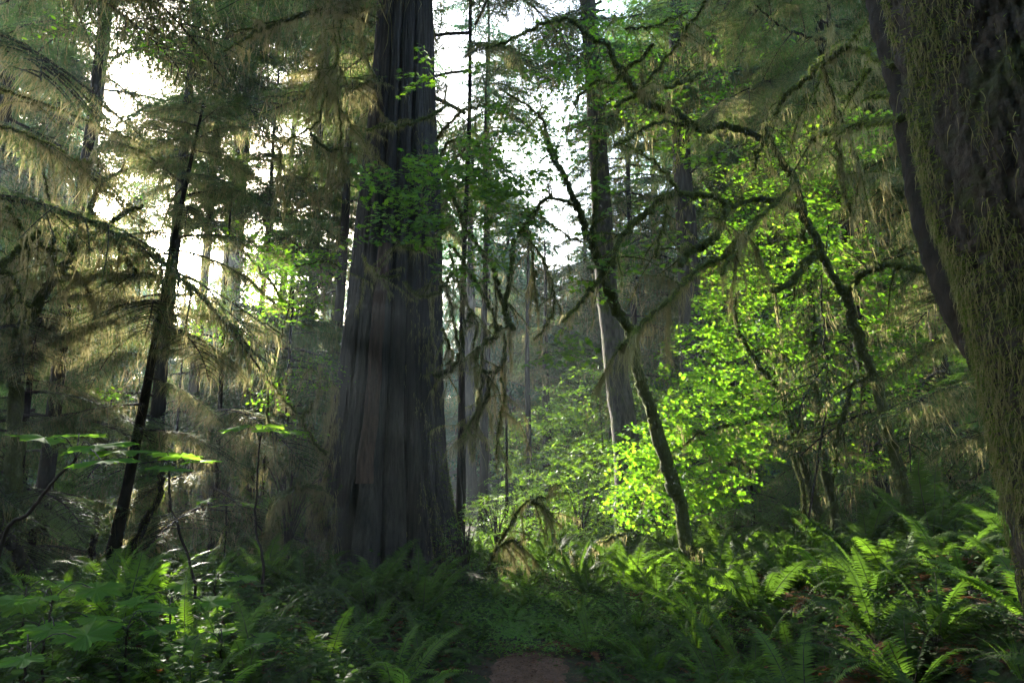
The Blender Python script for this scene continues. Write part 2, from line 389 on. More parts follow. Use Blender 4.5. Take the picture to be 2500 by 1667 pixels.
# ------------------------------------------------------------------ ground, path
def grid(xs, ys, f):
    X, Y = np.meshgrid(xs, ys, indexing='ij'); Z = f(X, Y); n, m = X.shape
    i, j = np.meshgrid(np.arange(n - 1), np.arange(m - 1), indexing='ij')
    F = np.stack([i * m + j, (i + 1) * m + j, (i + 1) * m + j + 1, i * m + j + 1], -1).reshape(-1, 4)
    return np.stack([X, Y, Z], -1).reshape(-1, 3), F
def ax(a, b, fine0, fine1, df, dc): return np.r_[np.arange(a, fine0, dc), np.arange(fine0, fine1, df), np.arange(fine1, b + dc, dc)]
g = MB(); V, F = grid(ax(-110, 110, -9, 10, .12, 2.5), ax(-110, 140, 2.5, 18, .12, 2.5), gz)
V[:, 2] += np.where((np.abs(V[:, 0]) < 10) & (V[:, 1] < 18) & (V[:, 1] > 2.5), R_.normal(0, .008, len(V)), 0)
g.add(V, F, 0, True); tag(obj('ground', g, ['ground']), kind='structure')
g = MB(); ys = np.arange(1.5, 6.6, .05); xs = np.linspace(-1, 1, 15)
hw = .40 + .05 * np.sin(ys * 3) + .04 * np.sin(ys * 7.3) + R_.normal(0, .012, len(ys)) - .25 * np.clip(ys - 5.8, 0, 1)
X = path_x(ys)[None] + xs[:, None] * hw[None]; Y = np.broadcast_to(ys, X.shape)
Z = gz(X, Y) + .03 - .035 * xs[:, None] ** 4 + R_.normal(0, .003, X.shape)
i, j = np.meshgrid(np.arange(14), np.arange(len(ys) - 1), indexing='ij'); m_ = len(ys)
g.add(np.stack([X, Y, Z], -1).reshape(-1, 3), np.stack([i * m_ + j, (i + 1) * m_ + j, (i + 1) * m_ + j + 1, i * m_ + j + 1], -1).reshape(-1, 4), 0, True)
tag(obj('path', g, ['path']), kind='structure')

# ------------------------------------------------------------------ the giant cedar
prof = [(-900, 948, 1040), (-400, 938, 1048), (0, 925, 1055), (260, 907, 1062), (434, 885, 1072), (600, 866, 1077), (850, 838, 1079), (1000, 818, 1082), (1120, 798, 1090), (1215, 782, 1104), (1290, 765, 1119), (1360, 750, 1130), (1420, 735, 1145), (1475, 715, 1172), (1540, 690, 1200)]
D0 = 10.3
zz = np.array([W(970, p[0], D0)[2] for p in prof]); kk = np.array([D0 / (CT - (833.5 - p[0]) / FP * ST) for p in prof])
cx = np.array([((p[1] + p[2]) / 2 - 1250) / FP for p in prof]) * kk; rr = np.array([(p[2] - p[1]) / 2 / FP for p in prof]) * kk
o_ = np.argsort(zz); zz, cx, rr = zz[o_], cx[o_], rr[o_]
zz = np.r_[zz, 30]; cx = np.r_[cx, cx[-1] + .5]; rr = np.r_[rr, .12]
CB = (float(cx[0]), D0, 0.)
zs = np.r_[np.linspace(zz[0], 11, 300), np.linspace(11.3, 30, 20)]; nth = 760
th = np.arange(nth) / nth * 2 * np.pi            # angle 0 faces the camera (-Y), grows towards +X
C = np.interp(zs, zz, cx); Rr = np.interp(zs, zz, rr)
VN = {}
def vnoise(u, v, nu, seed):            # value noise, periodic in u with nu cells
    r = VN.setdefault((nu, seed), None)
    if r is None: r = VN[(nu, seed)] = np.random.default_rng(seed).random((nu, 4096))
    iu = np.floor(u).astype(int); iv = np.floor(v).astype(int); fu = u - iu; fv = v - iv
    fu = fu * fu * (3 - 2 * fu); fv = fv * fv * (3 - 2 * fv); a = lambda x, y: r[x % nu, y % 4096]
    return (a(iu, iv) * (1 - fu) + a(iu + 1, iv) * fu) * (1 - fv) + (a(iu, iv + 1) * (1 - fu) + a(iu + 1, iv + 1) * fu) * fv
def furrow(TH, Z, nu, zc, seed): return 1 - np.abs(2 * vnoise(TH / (2 * np.pi) * nu + .8 * np.sin(Z * 1.3 + seed), Z / zc, nu, seed) - 1)
def cedar_r(Z, TH, base):
    q = np.clip((3.2 - Z) / 3.4, 0, 1) ** 1.6
    lob = .10 * np.cos(5 * TH + .9) + .05 * np.cos(9 * TH - .4 + .3 * Z)
    f = 1 + q * lob + .018 * np.cos(7 * TH + 1.2 + .15 * Z)
    for t0, w_, dp in ((-.27, .055, .13), (.08, .05, .12), (.49, .06, .16), (-.62, .05, .05), (.78, .04, .06), (-1.0, .05, .04), (1.05, .05, .05), (2., .06, .1), (3.1, .06, .1), (4.3, .06, .1)):
        t1 = t0 + .05 * np.sin(Z * .6 + t0 * 3); d_ = (TH - t1 + np.pi) % (2 * np.pi) - np.pi
        f = f - dp * np.exp(-(d_ / w_) ** 2) * np.clip(1.4 - Z / 12, .2, 1)
    f = f - .014 * furrow(TH, Z, 70, .9, 3) ** 3 - .011 * furrow(TH, Z, 150, .45, 4) ** 2 + .02 * vnoise(TH / (2 * np.pi) * 24, Z / 1.1, 24, 5)
    return base * f
Zg, TH = np.meshgrid(zs, th, indexing='ij')
RR = cedar_r(Zg, TH, Rr[:, None]) + R_.normal(0, .0022, Zg.shape)
V = np.stack([C[:, None] + RR * np.sin(TH), D0 - RR * np.cos(TH), Zg], -1)
i, j = np.meshgrid(np.arange(len(zs) - 1), np.arange(nth), indexing='ij')
F = np.stack([i * nth + j, i * nth + (j + 1) % nth, (i + 1) * nth + (j + 1) % nth, (i + 1) * nth + j], -1).reshape(-1, 4)
cedar = thing('giant_cedar', 'giant old cedar, its wide fluted dark trunk rising from the ferns', 'tree', CB)
g = MB(); g.add(V.reshape(-1, 3), F, 0, True); obj('trunk', g, ['cedar'], cedar, CB)
# reddish bark strip standing proud between two flutes
z1 = np.linspace(W(940, 1180, 9.4)[2], W(940, 590, 9.5)[2], 90); t1 = np.linspace(-.22, .03, 9)
Zg, TH = np.meshgrid(z1, t1, indexing='ij'); wob = .012 * np.sin(Zg * 3) + .008 * np.sin(Zg * 9)
e = 1 - np.abs(np.linspace(-1, 1, 9)) ** 6
RR = cedar_r(Zg, TH * 0 - .12, np.interp(Zg, zs, Rr)) + .015 + .055 * e[None] + R_.normal(0, .003, Zg.shape)
TT = TH - .02 + wob; V = np.stack([np.interp(Zg, zs, C) + RR * np.sin(TT), D0 - RR * np.cos(TT), Zg], -1)
i, j = np.meshgrid(np.arange(89), np.arange(8), indexing='ij')
g = MB(); g.add(V.reshape(-1, 3), np.stack([i * 9 + j, i * 9 + j + 1, (i + 1) * 9 + j + 1, (i + 1) * 9 + j], -1).reshape(-1, 4), 0, True)
tag(obj('bark_strip', g, ['cedar_red'], cedar, CB), 'reddish brown strip of peeling bark')

def cedar_pt(py_z, t, out=.02):           # a point on the cedar surface
    return np.array([np.interp(py_z, zs, C) + (cedar_r(py_z, t, np.interp(py_z, zs, Rr)) + out) * np.sin(t), D0 - (cedar_r(py_z, t, np.interp(py_z, zs, Rr)) + out) * np.cos(t), py_z])

# ------------------------------------------------------------------ traced limbs
def c1(*p, d=(9, 9)): return tr(p, d, 0, 0, .5421)
def c2(*p, d=(9, 9)): return tr(p, d, 750, 0, .5421)
def c3(*p, d=(9, 9)): return tr(p, d, 1500, 0, .5421)
def c4(*p, d=(9, 9)): return tr(p, d, 0, 800, .5530)
def c5(*p, d=(9, 9)): return tr(p, d, 750, 800, .5530)
def c6(*p, d=(9, 9)): return tr(p, d, 1500, 800, .5528)
def ph(*p, d=(9, 9)): return tr(p, d, 0, 0, 1)
def tr(p, d, ox, oy, s): 
    n = max(1, len(p) - 1)
    return [W(ox + x * s, oy + y * s, d[0] + (d[1] - d[0]) * i / n) for i, (x, y) in enumerate(p)]
def limb(parent, off, pts, r0, r1, name='branch', mat='bark_moss', fz=520, hl=.12, hd=34, seed=None, seg=9, noise=.12, n=7, moss=True, fl=.036, wander=.012, taperp=1.0, twigs=0, twl=.5):
    rng = np.random.default_rng(abs(hash((round(float(pts[0][0]), 3), round(float(pts[-1][2]), 3)))) % 99999 if seed is None else seed)
    P = smooth(pts, n); k = len(P)
    P[1:-1] += rng.normal(0, wander, (k - 2, 3)) * (1 if r0 < .2 else .4)
    r = r0 + (r1 - r0) * np.linspace(0, 1, k) ** taperp; r = r * (1 + (.1 if r0 < .06 else .02) * np.sin(np.arange(k) * 1.1 + rng.uniform(0, 6)))
    if name == 'trunk': P[0, 2] -= .25; r[0] *= 1.35; r[1] *= 1.2; 
    g = MB(); tube(g, P, r, seg, 0, noise, rng)
    ms = MB()
    if moss: mossy(ms, P, r, rng, fz, hl, hd, 0, fl=fl); 
    for _ in range(twigs):                     # bare or mossy side twigs
        i = rng.integers(int(k * .15), k - 1); T = norm(P[min(i + 1, k - 1)] - P[i - 1]); dv = norm(T * .6 + rdir(rng, 1)[0] * .9 + np.array([0, 0, -.1]))
        L = twl * rng.uniform(.4, 1.3); q = np.linspace(0, 1, 6)[:, None]
        tp = P[i] + dv * L * q + np.array([0, 0, -1]) * L * .35 * q ** 2 + rng.normal(0, L * .03, (6, 3)) * q
        tr_ = np.linspace(max(.004, r1 * .45), .0025, 6); tube(g, tp, tr_, 5, 0, .05, rng)
        if moss: mossy(ms, tp, tr_, rng, fz * .45, hl * .9, hd * 1.2, 0, fl=fl * .6)
    o = obj(name, g, [mat], parent, off)
    if ms.n:
        # first half of the face groups is the coat, the rest the strands
        for q in range(len(ms.F)):
            f, _, s = ms.F[q]; ms.F[q] = (f, 0 if f.shape[1] == 3 and q % 3 == 0 else 1, s)
        obj('hanging_moss', ms, ['moss_green', 'moss'], o, (0, 0, 0) if False else off)
    return P, r
def attach_fix(): pass

# leaf clouds: sprays of leaves on thin twigs inside an ellipse of the picture at a real depth range
def cloud(g, rng, px, py, rx, ry, d, dd, n, size, leaf=0, flat=.5, per=(8, 15), tw=1, mi=0, face=.55, holes=True, sprayL=.42):
    T = [LEAF_MAPLE, LEAF_OVAL, LEAF_CLUB, LEAF_CLOVER][leaf]
    a = rng.uniform(0, 2 * np.pi, n); q = np.sqrt(rng.random(n)) 
    X = px + rx * q * np.cos(a); Y = py + ry * q * np.sin(a); dp = d + dd * rng.uniform(-1, 1, n)
    c = np.array([W(x, y, z) for x, y, z in zip(X, Y, dp)])
    if holes: c = c[keep(c, rng, False)]
    P, Nn, Xd, Sz = [], [], [], []
    for p in c:
        th_ = rng.uniform(0, 2 * np.pi); dv = np.array([math.cos(th_), math.sin(th_), rng.uniform(-.3, .15)]); L = sprayL * rng.uniform(.5, 1.3)
        k = rng.integers(*per); t = np.linspace(.1, 1, k)
        ax_ = p + dv * (L * (t - .5))[:, None] + np.array([0, 0, -.15 * L]) * (t ** 2)[:, None]
        pn = norm(np.array([0, -.25, .9]) + rng.normal(0, .3, 3)); sd = norm(np.cross(pn, dv))
        sg = np.where(np.arange(k) % 2, 1, -1)[:, None]; off = rng.uniform(.02, .10, k)[:, None] * sprayL * 2
        pos = ax_ + sd * sg * off; pos[-1] = ax_[-1]
        if tw: tube(g, ax_[::2] if k > 4 else ax_, np.linspace(.003, .0012, len(ax_[::2] if k > 4 else ax_)), 3, 1, cap=False)
        P.append(pos); Xd.append(norm(dv * .5 + sd * sg + rng.normal(0, .3, (k, 3))))
        Nn.append(norm(pn * flat + np.array([0, -face, .25]) + rng.normal(0, .33, (k, 3)))); Sz.append(size * rng.uniform(.55, 1.25, k))
    if not P: return
    P, Nn, Xd, Sz = map(np.concatenate, (P, Nn, Xd, Sz))
    Rm = basis(Xd, Nn) * Sz[:, None, None]
    inst(g, T[0], T[1], Rm, P, mi)

# ------------------------------------------------------------------ conifers
class Shared: pass
def share(lst, tagn, gm, mm='moss'):
    out = []
    for a, b in lst:
        out.append((mesh('bough_' + tagn, a, [gm, 'twig']), mesh('hanging_moss_' + tagn, b, [mm]) if b.n else None))
    return out
SN, SM, SY = share(NEAR, 'near', 'needle'), share(MID, 'mid', 'needle'), share(MID[:3], 'young', 'needle_fresh')
def flat(t, mossy_=True):
    g = MB(); g.merge(t[0]); 
    if mossy_ and t[1].n: g.merge(t[1], 2)
    return np.concatenate(g.V), g.F
FLAT_FAR = [flat(t) for t in FAR]; FLAT_MID = [flat(t) for t in MID]; FLAT_MIDN = [flat(t, False) for t in MID]
def stamp(mb, ft, Rm, T):
    V0, FF = ft; m = len(T)
    if m == 0: return
    V = (np.einsum('mij,nj->mni', Rm, V0) + T[:, None]).reshape(-1, 3); s = mb.n; mb.V.append(V); mb.n += len(V)
    for F, mi, sm in FF:
        mb.F.append(((F[None] + (np.arange(m) * len(V0))[:, None, None]).reshape(-1, F.shape[1]) + s, mi, sm))
def bough_frames(base, H, zb, Rm, nb, rng, lean=(0, 0), power=.7, az0=None, top=.35):
    t = (np.arange(nb) + rng.uniform(0, 1, nb)) / nb; z = zb + (H - zb) * t ** .9
    L = Rm * (1.02 - t) ** power * rng.uniform(.65, 1.15, nb) + .25
    az = np.arange(nb) * 2.399 + rng.normal(0, .3, nb) if az0 is None else rng.uniform(*az0, nb)
    pitch = np.where(t > .85, top, -.05) + rng.normal(0, .12, nb)
    X = np.stack([np.cos(az) * np.cos(pitch), np.sin(az) * np.cos(pitch), np.sin(pitch)], -1)
    Nn = np.array([0, 0, 1.]) + rng.normal(0, .12, (nb, 3))
    P = np.stack([base[0] + lean[0] * (z - base[2]), base[1] + lean[1] * (z - base[2]), z], -1)
    return P, X, Nn, L
def trunk_tube(base, H, r, lean, rng, seg=14, noise=.06):
    g = MB(); z = np.r_[-.4, 0, .3, np.linspace(1, H, 22)]; t = z / H
    P = np.stack([base[0] + lean[0] * z + .02 * np.sin(z), base[1] + lean[1] * z, base[2] + z], -1)
    rad_ = r * (1 - t * .9) * (1 + .5 * np.exp(-np.maximum(z, 0) * 2.2)) + .01
    tube(g, P, rad_, seg, 0, noise, rng); return g
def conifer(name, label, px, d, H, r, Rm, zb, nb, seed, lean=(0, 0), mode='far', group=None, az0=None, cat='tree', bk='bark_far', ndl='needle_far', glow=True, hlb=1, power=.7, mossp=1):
    rng = np.random.default_rng(seed)
    for _ in range(40):
        p = W(px, 1157, d); b = np.array([p[0], d, float(gz(p[0], d))])
        zq = np.linspace(1, H * .97, 50); qx, qy, _f = proj(b + np.stack([lean[0] * zq, 0 * zq, zq], -1))
        hit = [((qx - h[0]) / (h[2] + 20)) ** 2 + ((qy - h[1]) / (h[3] + 20)) ** 2 < 1 for h in HOLES if h[4] >= .7]
        if mode != 'far' or not np.any(hit): break
        px = px + rng.uniform(-70, 70)
        if _ > 25: H *= .93
    t = thing(name, label, cat, b, group)
    obj('trunk', trunk_tube(b, H, r, lean, rng, 10 if mode == 'far' else 18), [bk], t, b)
    P, X, Nn, L = bough_frames(b, b[2] + H, b[2] + zb, Rm, nb, rng, lean, az0=az0, power=power)
    k = keepb(P, X, L, rng, glow, True)
    P, X, Nn, L = P[k], X[k], Nn[k], L[k]; Rm_ = basis(X, Nn)
    if mode == 'far':
        g = MB(); v = rng.integers(0, 3, len(P))
        for q in range(3):
            s = v == q; stamp(g, FLAT_FAR[q], Rm_[s] * (L[s] / 2)[:, None, None], P[s])
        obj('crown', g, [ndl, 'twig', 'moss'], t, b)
    else:
        S = {'near': SN, 'mid': SM, 'young': SY}[mode]; place(t, b, S, P, Rm_, L / 2, rng, mossp)
    return t
from mathutils import Matrix
def place(t, b, S, P, Rm_, sc, rng, mossp=1):
    for i in range(len(P)):
        gmesh, mmesh = S[rng.integers(len(S))]
        o = bpy.data.objects.new('bough', gmesh); COL.objects.link(o); o.parent = t
        m = np.eye(4); m[:3, :3] = Rm_[i] * sc[i]; m[:3, 3] = P[i] - b; mm = Matrix(m.tolist())
        if rng.random() < .5: mm = mm @ Matrix.Diagonal((1, -1, 1, 1))
        o.matrix_basis = mm
        if mmesh and rng.random() < mossp:
            q = bpy.data.objects.new('hanging_moss', mmesh); COL.objects.link(q); q.parent = o
def boughs_along(t, b, pts, n, sc, S, rng, spread=1.0, mossp=1, flatz=.12, holes=True, n_s=7):
    """boughs leaving a traced limb alternately left and right"""
    P = smooth(pts, n_s); k = len(P); i = np.linspace(1, k - 2, n).astype(int); T = norm(P[i + 1] - P[i - 1])
    up = np.array([0, 0, 1.]); sd = norm(np.cross(up, T)) * np.where(np.arange(n) % 2, 1, -1)[:, None]
    X = norm(T * rng.uniform(.3, 1.1, n)[:, None] + sd * spread + rng.normal(0, .2, (n, 3))); X[:, 2] += rng.uniform(-.3, .05, n)
    X[-1] = T[-1]; X = norm(X); L = sc * rng.uniform(.6, 1.2, n); q = P[i]
    kp = keep(q + X * (L * .55)[:, None], rng, False) if holes else np.ones(n, bool)
    place(t, b, S, q[kp], basis(X, up + rng.normal(0, flatz, (n, 3)))[kp], (L / 2)[kp], rng, mossp)

# ================================================================== the forest
def gbase(px, d, h=1157):
    p = W(px, h, d); return np.array([p[0], d, float(gz(p[0], d))])
def tthing(name, label, cat, b, group=None): return thing(name, label, cat, b, group)

# --- big mossy trunk at the right edge
b = np.array([2.72, 3.1, 0.4]); t = tthing('mossy_spruce', 'huge scaly mossy trunk filling the right edge of the picture', 'tree', b)
e = [(-900, 2090), (-300, 2150), (0, 2205), (180, 2245), (400, 2290), (620, 2370), (850, 2425), (1060, 2470), (1280, 2515), (1500, 2560)]
P = []; R0 = .46
for py, px in e:
    d = 3.15; q = W(px, py, d); P.append(q + np.array([R0, 0, 0]))
P = smooth(np.array(P[::-1]), 40); rng = np.random.default_rng(5); g = MB(); rb = np.full(len(P), R0)
T, A, B = frames(P); th_ = np.linspace(0, 2 * np.pi, 241)[:-1]; Zc, TH = np.meshgrid(np.cumsum(np.r_[0, np.linalg.norm(np.diff(P, axis=0), axis=1)]), th_, indexing='ij')
RR = R0 * (1 + .05 * vnoise(TH / (2 * np.pi) * 8, Zc / .7, 8, 11) - .055 * furrow(TH, Zc * .5, 46, .07, 12) ** 2 - .03 * furrow(TH, Zc * .5, 90, .03, 13) ** 2 + .02 * rng.random(TH.shape) * vnoise(TH / (2 * np.pi) * 60, Zc / .05, 60, 14))
V = P[:, None] + RR[..., None] * (np.cos(TH)[..., None] * A[:, None] + np.sin(TH)[..., None] * B[:, None])
i, j = np.meshgrid(np.arange(len(P) - 1), np.arange(240), indexing='ij'); g.add(V.reshape(-1, 3), np.stack([i * 240 + j, i * 240 + (j + 1) % 240, (i + 1) * 240 + (j + 1) % 240, (i + 1) * 240 + j], -1).reshape(-1, 4), 0, True); obj('trunk', g, ['bark_scaly'], t, b)
ms = MB(); T, A, B = frames(P); n = 60000; i = rng.integers(0, len(P) - 1, n); f = rng.random(n); th_ = rng.uniform(0, 2 * np.pi, n)
q = P[i] * (1 - f)[:, None] + P[i + 1] * f[:, None]; nd = A[i] * np.cos(th_)[:, None] + B[i] * np.sin(th_)[:, None]
dens = np.sin(q[:, 2] * 2.3 + th_ * 2) + np.sin(q[:, 2] * 5.1 - th_ * 5 + 1) * .8 + np.sin(q[:, 2] * 11 + th_ * 9) * .5 + 1.6 * (nd[:, 0] < -.80) - .8 * (nd[:, 0] > -.6) + rng.normal(0, .4, n)
s = dens > .75; q, nd = q[s], nd[s]; n = len(q)
fuzz(ms, q + nd * R0, norm(nd * .8 + rdir(rng, n) * .7 + np.array([0, 0, -.5])), rng.uniform(.015, .05, n), .006, rng, 0)
s = rng.random(n) < .28; hang(ms, q[s] + nd[s] * (R0 + .01), rng.uniform(.04, .16, s.sum()), .007, rng, 1)
obj('moss_coat', ms, ['moss_green', 'moss'], t, b)

# --- dark leaning trunk beside it
L = c3((1130, -300), (1165, -120), (1195, 20), (1215, 130), (1260, 260), (1300, 400), (1330, 560), (1375, 780), (1410, 950), (1460, 1120), (1510, 1260), (1580, 1420), (1660, 1560), (1760, 1720), (1850, 1950), d=(5.0, 4.0))
L = L[::-1]; b = np.array(L[0]); t = tthing('leaning_tree', 'smooth dark leaning trunk bending behind the huge mossy trunk', 'tree', b)
limb(t, b, L, .125, .085, 'trunk', 'bark_dark', fz=260, hd=1, noise=.02, seg=24, fl=.02, wander=.004)
for pts, r0, r1, kw in [
    (c3((1250, 300), (1180, 258), (1120, 232), (1060, 212), (1000, 216), (930, 262), d=(4.6, 6)), .024, .012, {}),
    (c3((1060, 212), (1100, 150), (1160, 85), d=(5.3, 4.9)), .016, .010, {}),
    (c3((1290, 535), (1220, 542), (1140, 552), (1060, 578), (990, 592), (920, 612), (870, 650), d=(4.5, 6.2)), .030, .030, dict(hl=.16, hd=50)),
    (c3((1275, 425), (1200, 430), (1140, 434), d=(4.6, 5)), .022, .020, dict(hl=.10, hd=40)),
    (c3((1150, 310), (1110, 370), (1070, 420), (1050, 440), d=(5, 5.3)), .015, .010, {}),
    (c3((1060, 212), (1000, 235), (945, 290), (955, 360), (985, 440), (1000, 560), (1012, 650), (1020, 760), (1040, 880), (1085, 990), d=(5.3, 5.8)), .026, .014, dict(hl=.16, hd=110, fl=.05)),
    (c3((1010, 500), (1050, 580), (1075, 680), (1110, 760), (1130, 830), d=(5.5, 5.7)), .014, .006, dict(hl=.12, hd=90)),
    (c3((930, 262), (895, 320), (850, 368), (790, 420), (745, 470), (728, 530), d=(6, 6.6)), .034, .020, dict(hl=.10, hd=70)),
    (c3((940, 270), (920, 380), (870, 470), (820, 560), (790, 700), d=(6, 6.4)), .010, .005, dict(hd=50))]:
    limb(t, b, pts, r0, r1, twigs=3, **kw)

# --- maple with the sinuous stem (right) and its long mossy arms
L = c6((1290, 960), (1300, 880), (1300, 800), (1272, 680), (1240, 560), (1207, 440), (1168, 280), (1150, 220), (1105, 120), (1062, 0), d=(9.2, 8.6)) + c3((1050, 1340), (1010, 1290), (960, 1200), (930, 1110), (880, 1020), (850, 960), (835, 880), (800, 790), (760, 730), (705, 645), (680, 560), d=(8.5, 7.8))
b = np.array(L[0]); b[2] = float(gz(b[0], b[1])); L[0] = b.copy()
maple = tthing('sinuous_maple', 'tall sinuous mossy maple stem nearest the leaning dark trunk, its mossy arms reaching left', 'tree', b)
limb(maple, b, L, .085, .032, 'trunk', fz=420, hd=6, hl=.07, noise=.10, seg=14)
for pts, r0, r1, kw in [
    (c3((680, 625), (610, 600), (550, 580), (470, 568), (410, 588), (350, 560), (280, 515), (200, 490), (150, 465), (110, 420), (60, 370), (20, 310), d=(7.9, 7.6)), .034, .040, {}),
    (c2((1440, 365), (1385, 280), (1350, 200), (1290, 178), (1230, 130), (1180, 87), (1100, 98), (1000, 135), (890, 190), (800, 220), d=(7.6, 7.2)), .034, .008, {}),
    (c3((835, 945), (770, 915), (715, 903), (640, 900), (520, 925), (470, 895), (390, 880), (300, 872), (210, 900), (120, 970), (50, 1040), (10, 1120), (-5, 1200), d=(8, 7.2)), .030, .022, dict(hl=.10)),
    (c3((510, 925), (492, 985), (462, 1060), (390, 1110), (330, 1140), (300, 1195), d=(7.7, 7.3)), .036, .030, dict(hl=.08)),
    (c3((235, 930), (225, 1000), (200, 1090), (185, 1160), d=(7.3, 7.2)), .012, .010, {}),
    (c3((815, 800), (775, 870), (690, 950), (610, 1020), (565, 1095), (500, 1150), (400, 1195), (330, 1260), (260, 1340), (150, 1430), (80, 1510), (20, 1570), d=(7.7, 6.6)), .020, .016, dict(hl=.30, hd=110, fl=.05)),
    (c3((610, 1030), (570, 1070), (540, 1130), (480, 1240), d=(7.2, 6.9)), .030, .010, dict(hl=.22, hd=90)),
    (c6((1160, 230), (1130, 225), (1050, 250), (1035, 310), (1005, 400), (975, 520), d=(8.6, 9)), .014, .028, {}),
    (c3((1055, 1335), (1085, 1270), (1150, 1212), (1250, 1195), (1340, 1205), (1420, 1232), (1470, 1280), d=(8.4, 7.2)), .034, .030, dict(hl=.11, hd=34)),
    (c3((930, 1130), (900, 1150), (862, 1180), (832, 1230), (790, 1280), (740, 1300), (715, 1310), d=(8.3, 7.8)), .040, .026, dict(hl=.09, hd=40)),
    (c3((700, 640), (690, 590), (690, 520), d=(7.8, 7.7)), .020, .012, {}),
    (c3((690, 570), (670, 650), (640, 700), (625, 770), d=(7.6, 7.5)), .022, .012, dict(hd=60)),
    (c3((290, 865), (240, 790), (180, 730), (90, 670), (0, 640), d=(7.4, 7)), .014, .006, {}),
    (c3((150, 465), (190, 400), (260, 385), (340, 360), (400, 330), d=(7.6, 8)), .030, .020, {}),
    (c3((0, 480), (100, 420), (160, 350), (260, 220), (330, 120), (400, 30), (430, -40), d=(7.2, 7.0)), .016, .012, dict(hl=.2, hd=60)),
    (c3((0, 660), (70, 620), (150, 570), (230, 545), (330, 570), d=(7.3, 7.6)), .013, .015, {}),
    (c3((50, 130), (120, 130), (200, 110), (330, 60), d=(7.1, 7)), .012, .007, {}),
    (c2((1560, 200), (1500, 270), (1440, 310), (1380, 370), (1300, 370), (1230, 430), (1200, 470), d=(7.2, 7.6)), .018, .012, dict(hd=50)),]:
    limb(maple, b, pts, r0 * 1.25, r1 * 1.25, twigs=6, **kw)
rng = np.random.default_rng(31); g = MB()
for a in [(1950, 430, 150, 130, 11, 1.2, 110, .075), (1900, 620, 170, 130, 11, 1.3, 120, .078), (2120, 320, 80, 55, 9, .4, 26, .085), (1790, 500, 110, 110, 12, 1, 60, .07), (2100, 700, 110, 110, 10, 1, 34, .085),
          (1850, 760, 160, 110, 10.5, 1.2, 80, .08), (2150, 850, 130, 90, 9.5, .8, 45, .085), (2230, 760, 110, 60, 9, .6, 26, .08), (1980, 560, 60, 140, 10, .6, 30, .09), (1620, 230, 130, 110, 9.8, 1, 26, .07), (1820, 170, 130, 100, 9.8, 1, 24, .07), (1480, 130, 110, 80, 9.5, 1, 16, .07)]:
    cloud(g, rng, *a[:6], int(a[6] * (1.25 if a[1] > 1050 else 1.9)), a[7] * .88, flat=.75)
obj('crown', g, ['maple', 'twig'], maple, b)

# --- clump of vine maple stems
b = gbase(2030, 11.5); b = np.array([W(2030, 1370, 11.5)[0], 11.5, float(gz(W(2030, 1370, 11.5)[0], 11.5))])
clump = tthing('vine_maple_clump', 'clump of four thin mossy maple stems rising together behind the right-hand ferns', 'tree', b)
def s_(*a, d): 
    L = c6(*a, d=d); L[0] = np.array([L[0][0], L[0][1], float(gz(L[0][0], L[0][1]))]); return L
for k, (pts, r0, r1, kw) in enumerate([
    (s_((1005, 1060), (985, 900), (960, 760), (930, 640), (920, 520), (905, 400), (890, 260), (870, 120), (880, 30), d=(11.5, 11)) + c3((880, 1300), (860, 1200), (848, 1080), (850, 1000), d=(10.9, 10.7)), .085, .045, dict(name='trunk')),
    (s_((965, 1060), (930, 900), (880, 760), (850, 640), (812, 540), (790, 450), (760, 370), (737, 290), (692, 230), (630, 160), (590, 90), (545, 0), d=(11.4, 10.6)) + c3((540, 1390), (548, 1350), d=(10.5, 10.5)), .080, .022, dict(name='trunk')),
    (s_((895, 1090), (870, 950), (845, 830), (830, 700), (790, 570), d=(11.2, 11.2)), .050, .030, dict(name='trunk')),
    (s_((955, 1000), (950, 780), (972, 620), (975, 520), (1002, 400), (1032, 310), (1052, 230), (1110, 205), d=(11.6, 11)), .050, .014, dict(name='trunk')),
    (c6((745, 398), (700, 385), (640, 390), (560, 420), (470, 437), (380, 465), (330, 440), d=(10.8, 9.6)), .050, .016, dict(hl=.2, hd=60)),
    (c6((380, 465), (300, 520), (240, 562), (230, 600), d=(9.6, 9.4)), .016, .008, {}),
    (c6((805, 535), (740, 508), (695, 500), (665, 530), (650, 580), (605, 607), (560, 590), (510, 570), d=(11, 10.3)), .042, .012, dict(hl=.12)),
    (c6((740, 290), (770, 230), (812, 170), (870, 112), (930, 88), (1000, 115), d=(10.8, 10.6)), .022, .010, {}),
    (c6((960, 545), (900, 500), (850, 480), (800, 490), d=(11.3, 11)), .016, .008, {}),
    (c6((890, 1095), (860, 1105), (800, 1128), d=(11.1, 10.7)), .035, .02, dict(hd=4)),
    (c6((630, 100), (690, 95), (740, 120), (760, 200), d=(10.5, 10.4)), .012, .006, {}),
    (c6((960, 600), (1010, 540), (1060, 540), (1100, 580), d=(11.3, 11.2)), .018, .007, {})]):
    limb(clump, b, pts, r0, r1, twigs=5, **kw)
rng = np.random.default_rng(32); g = MB()
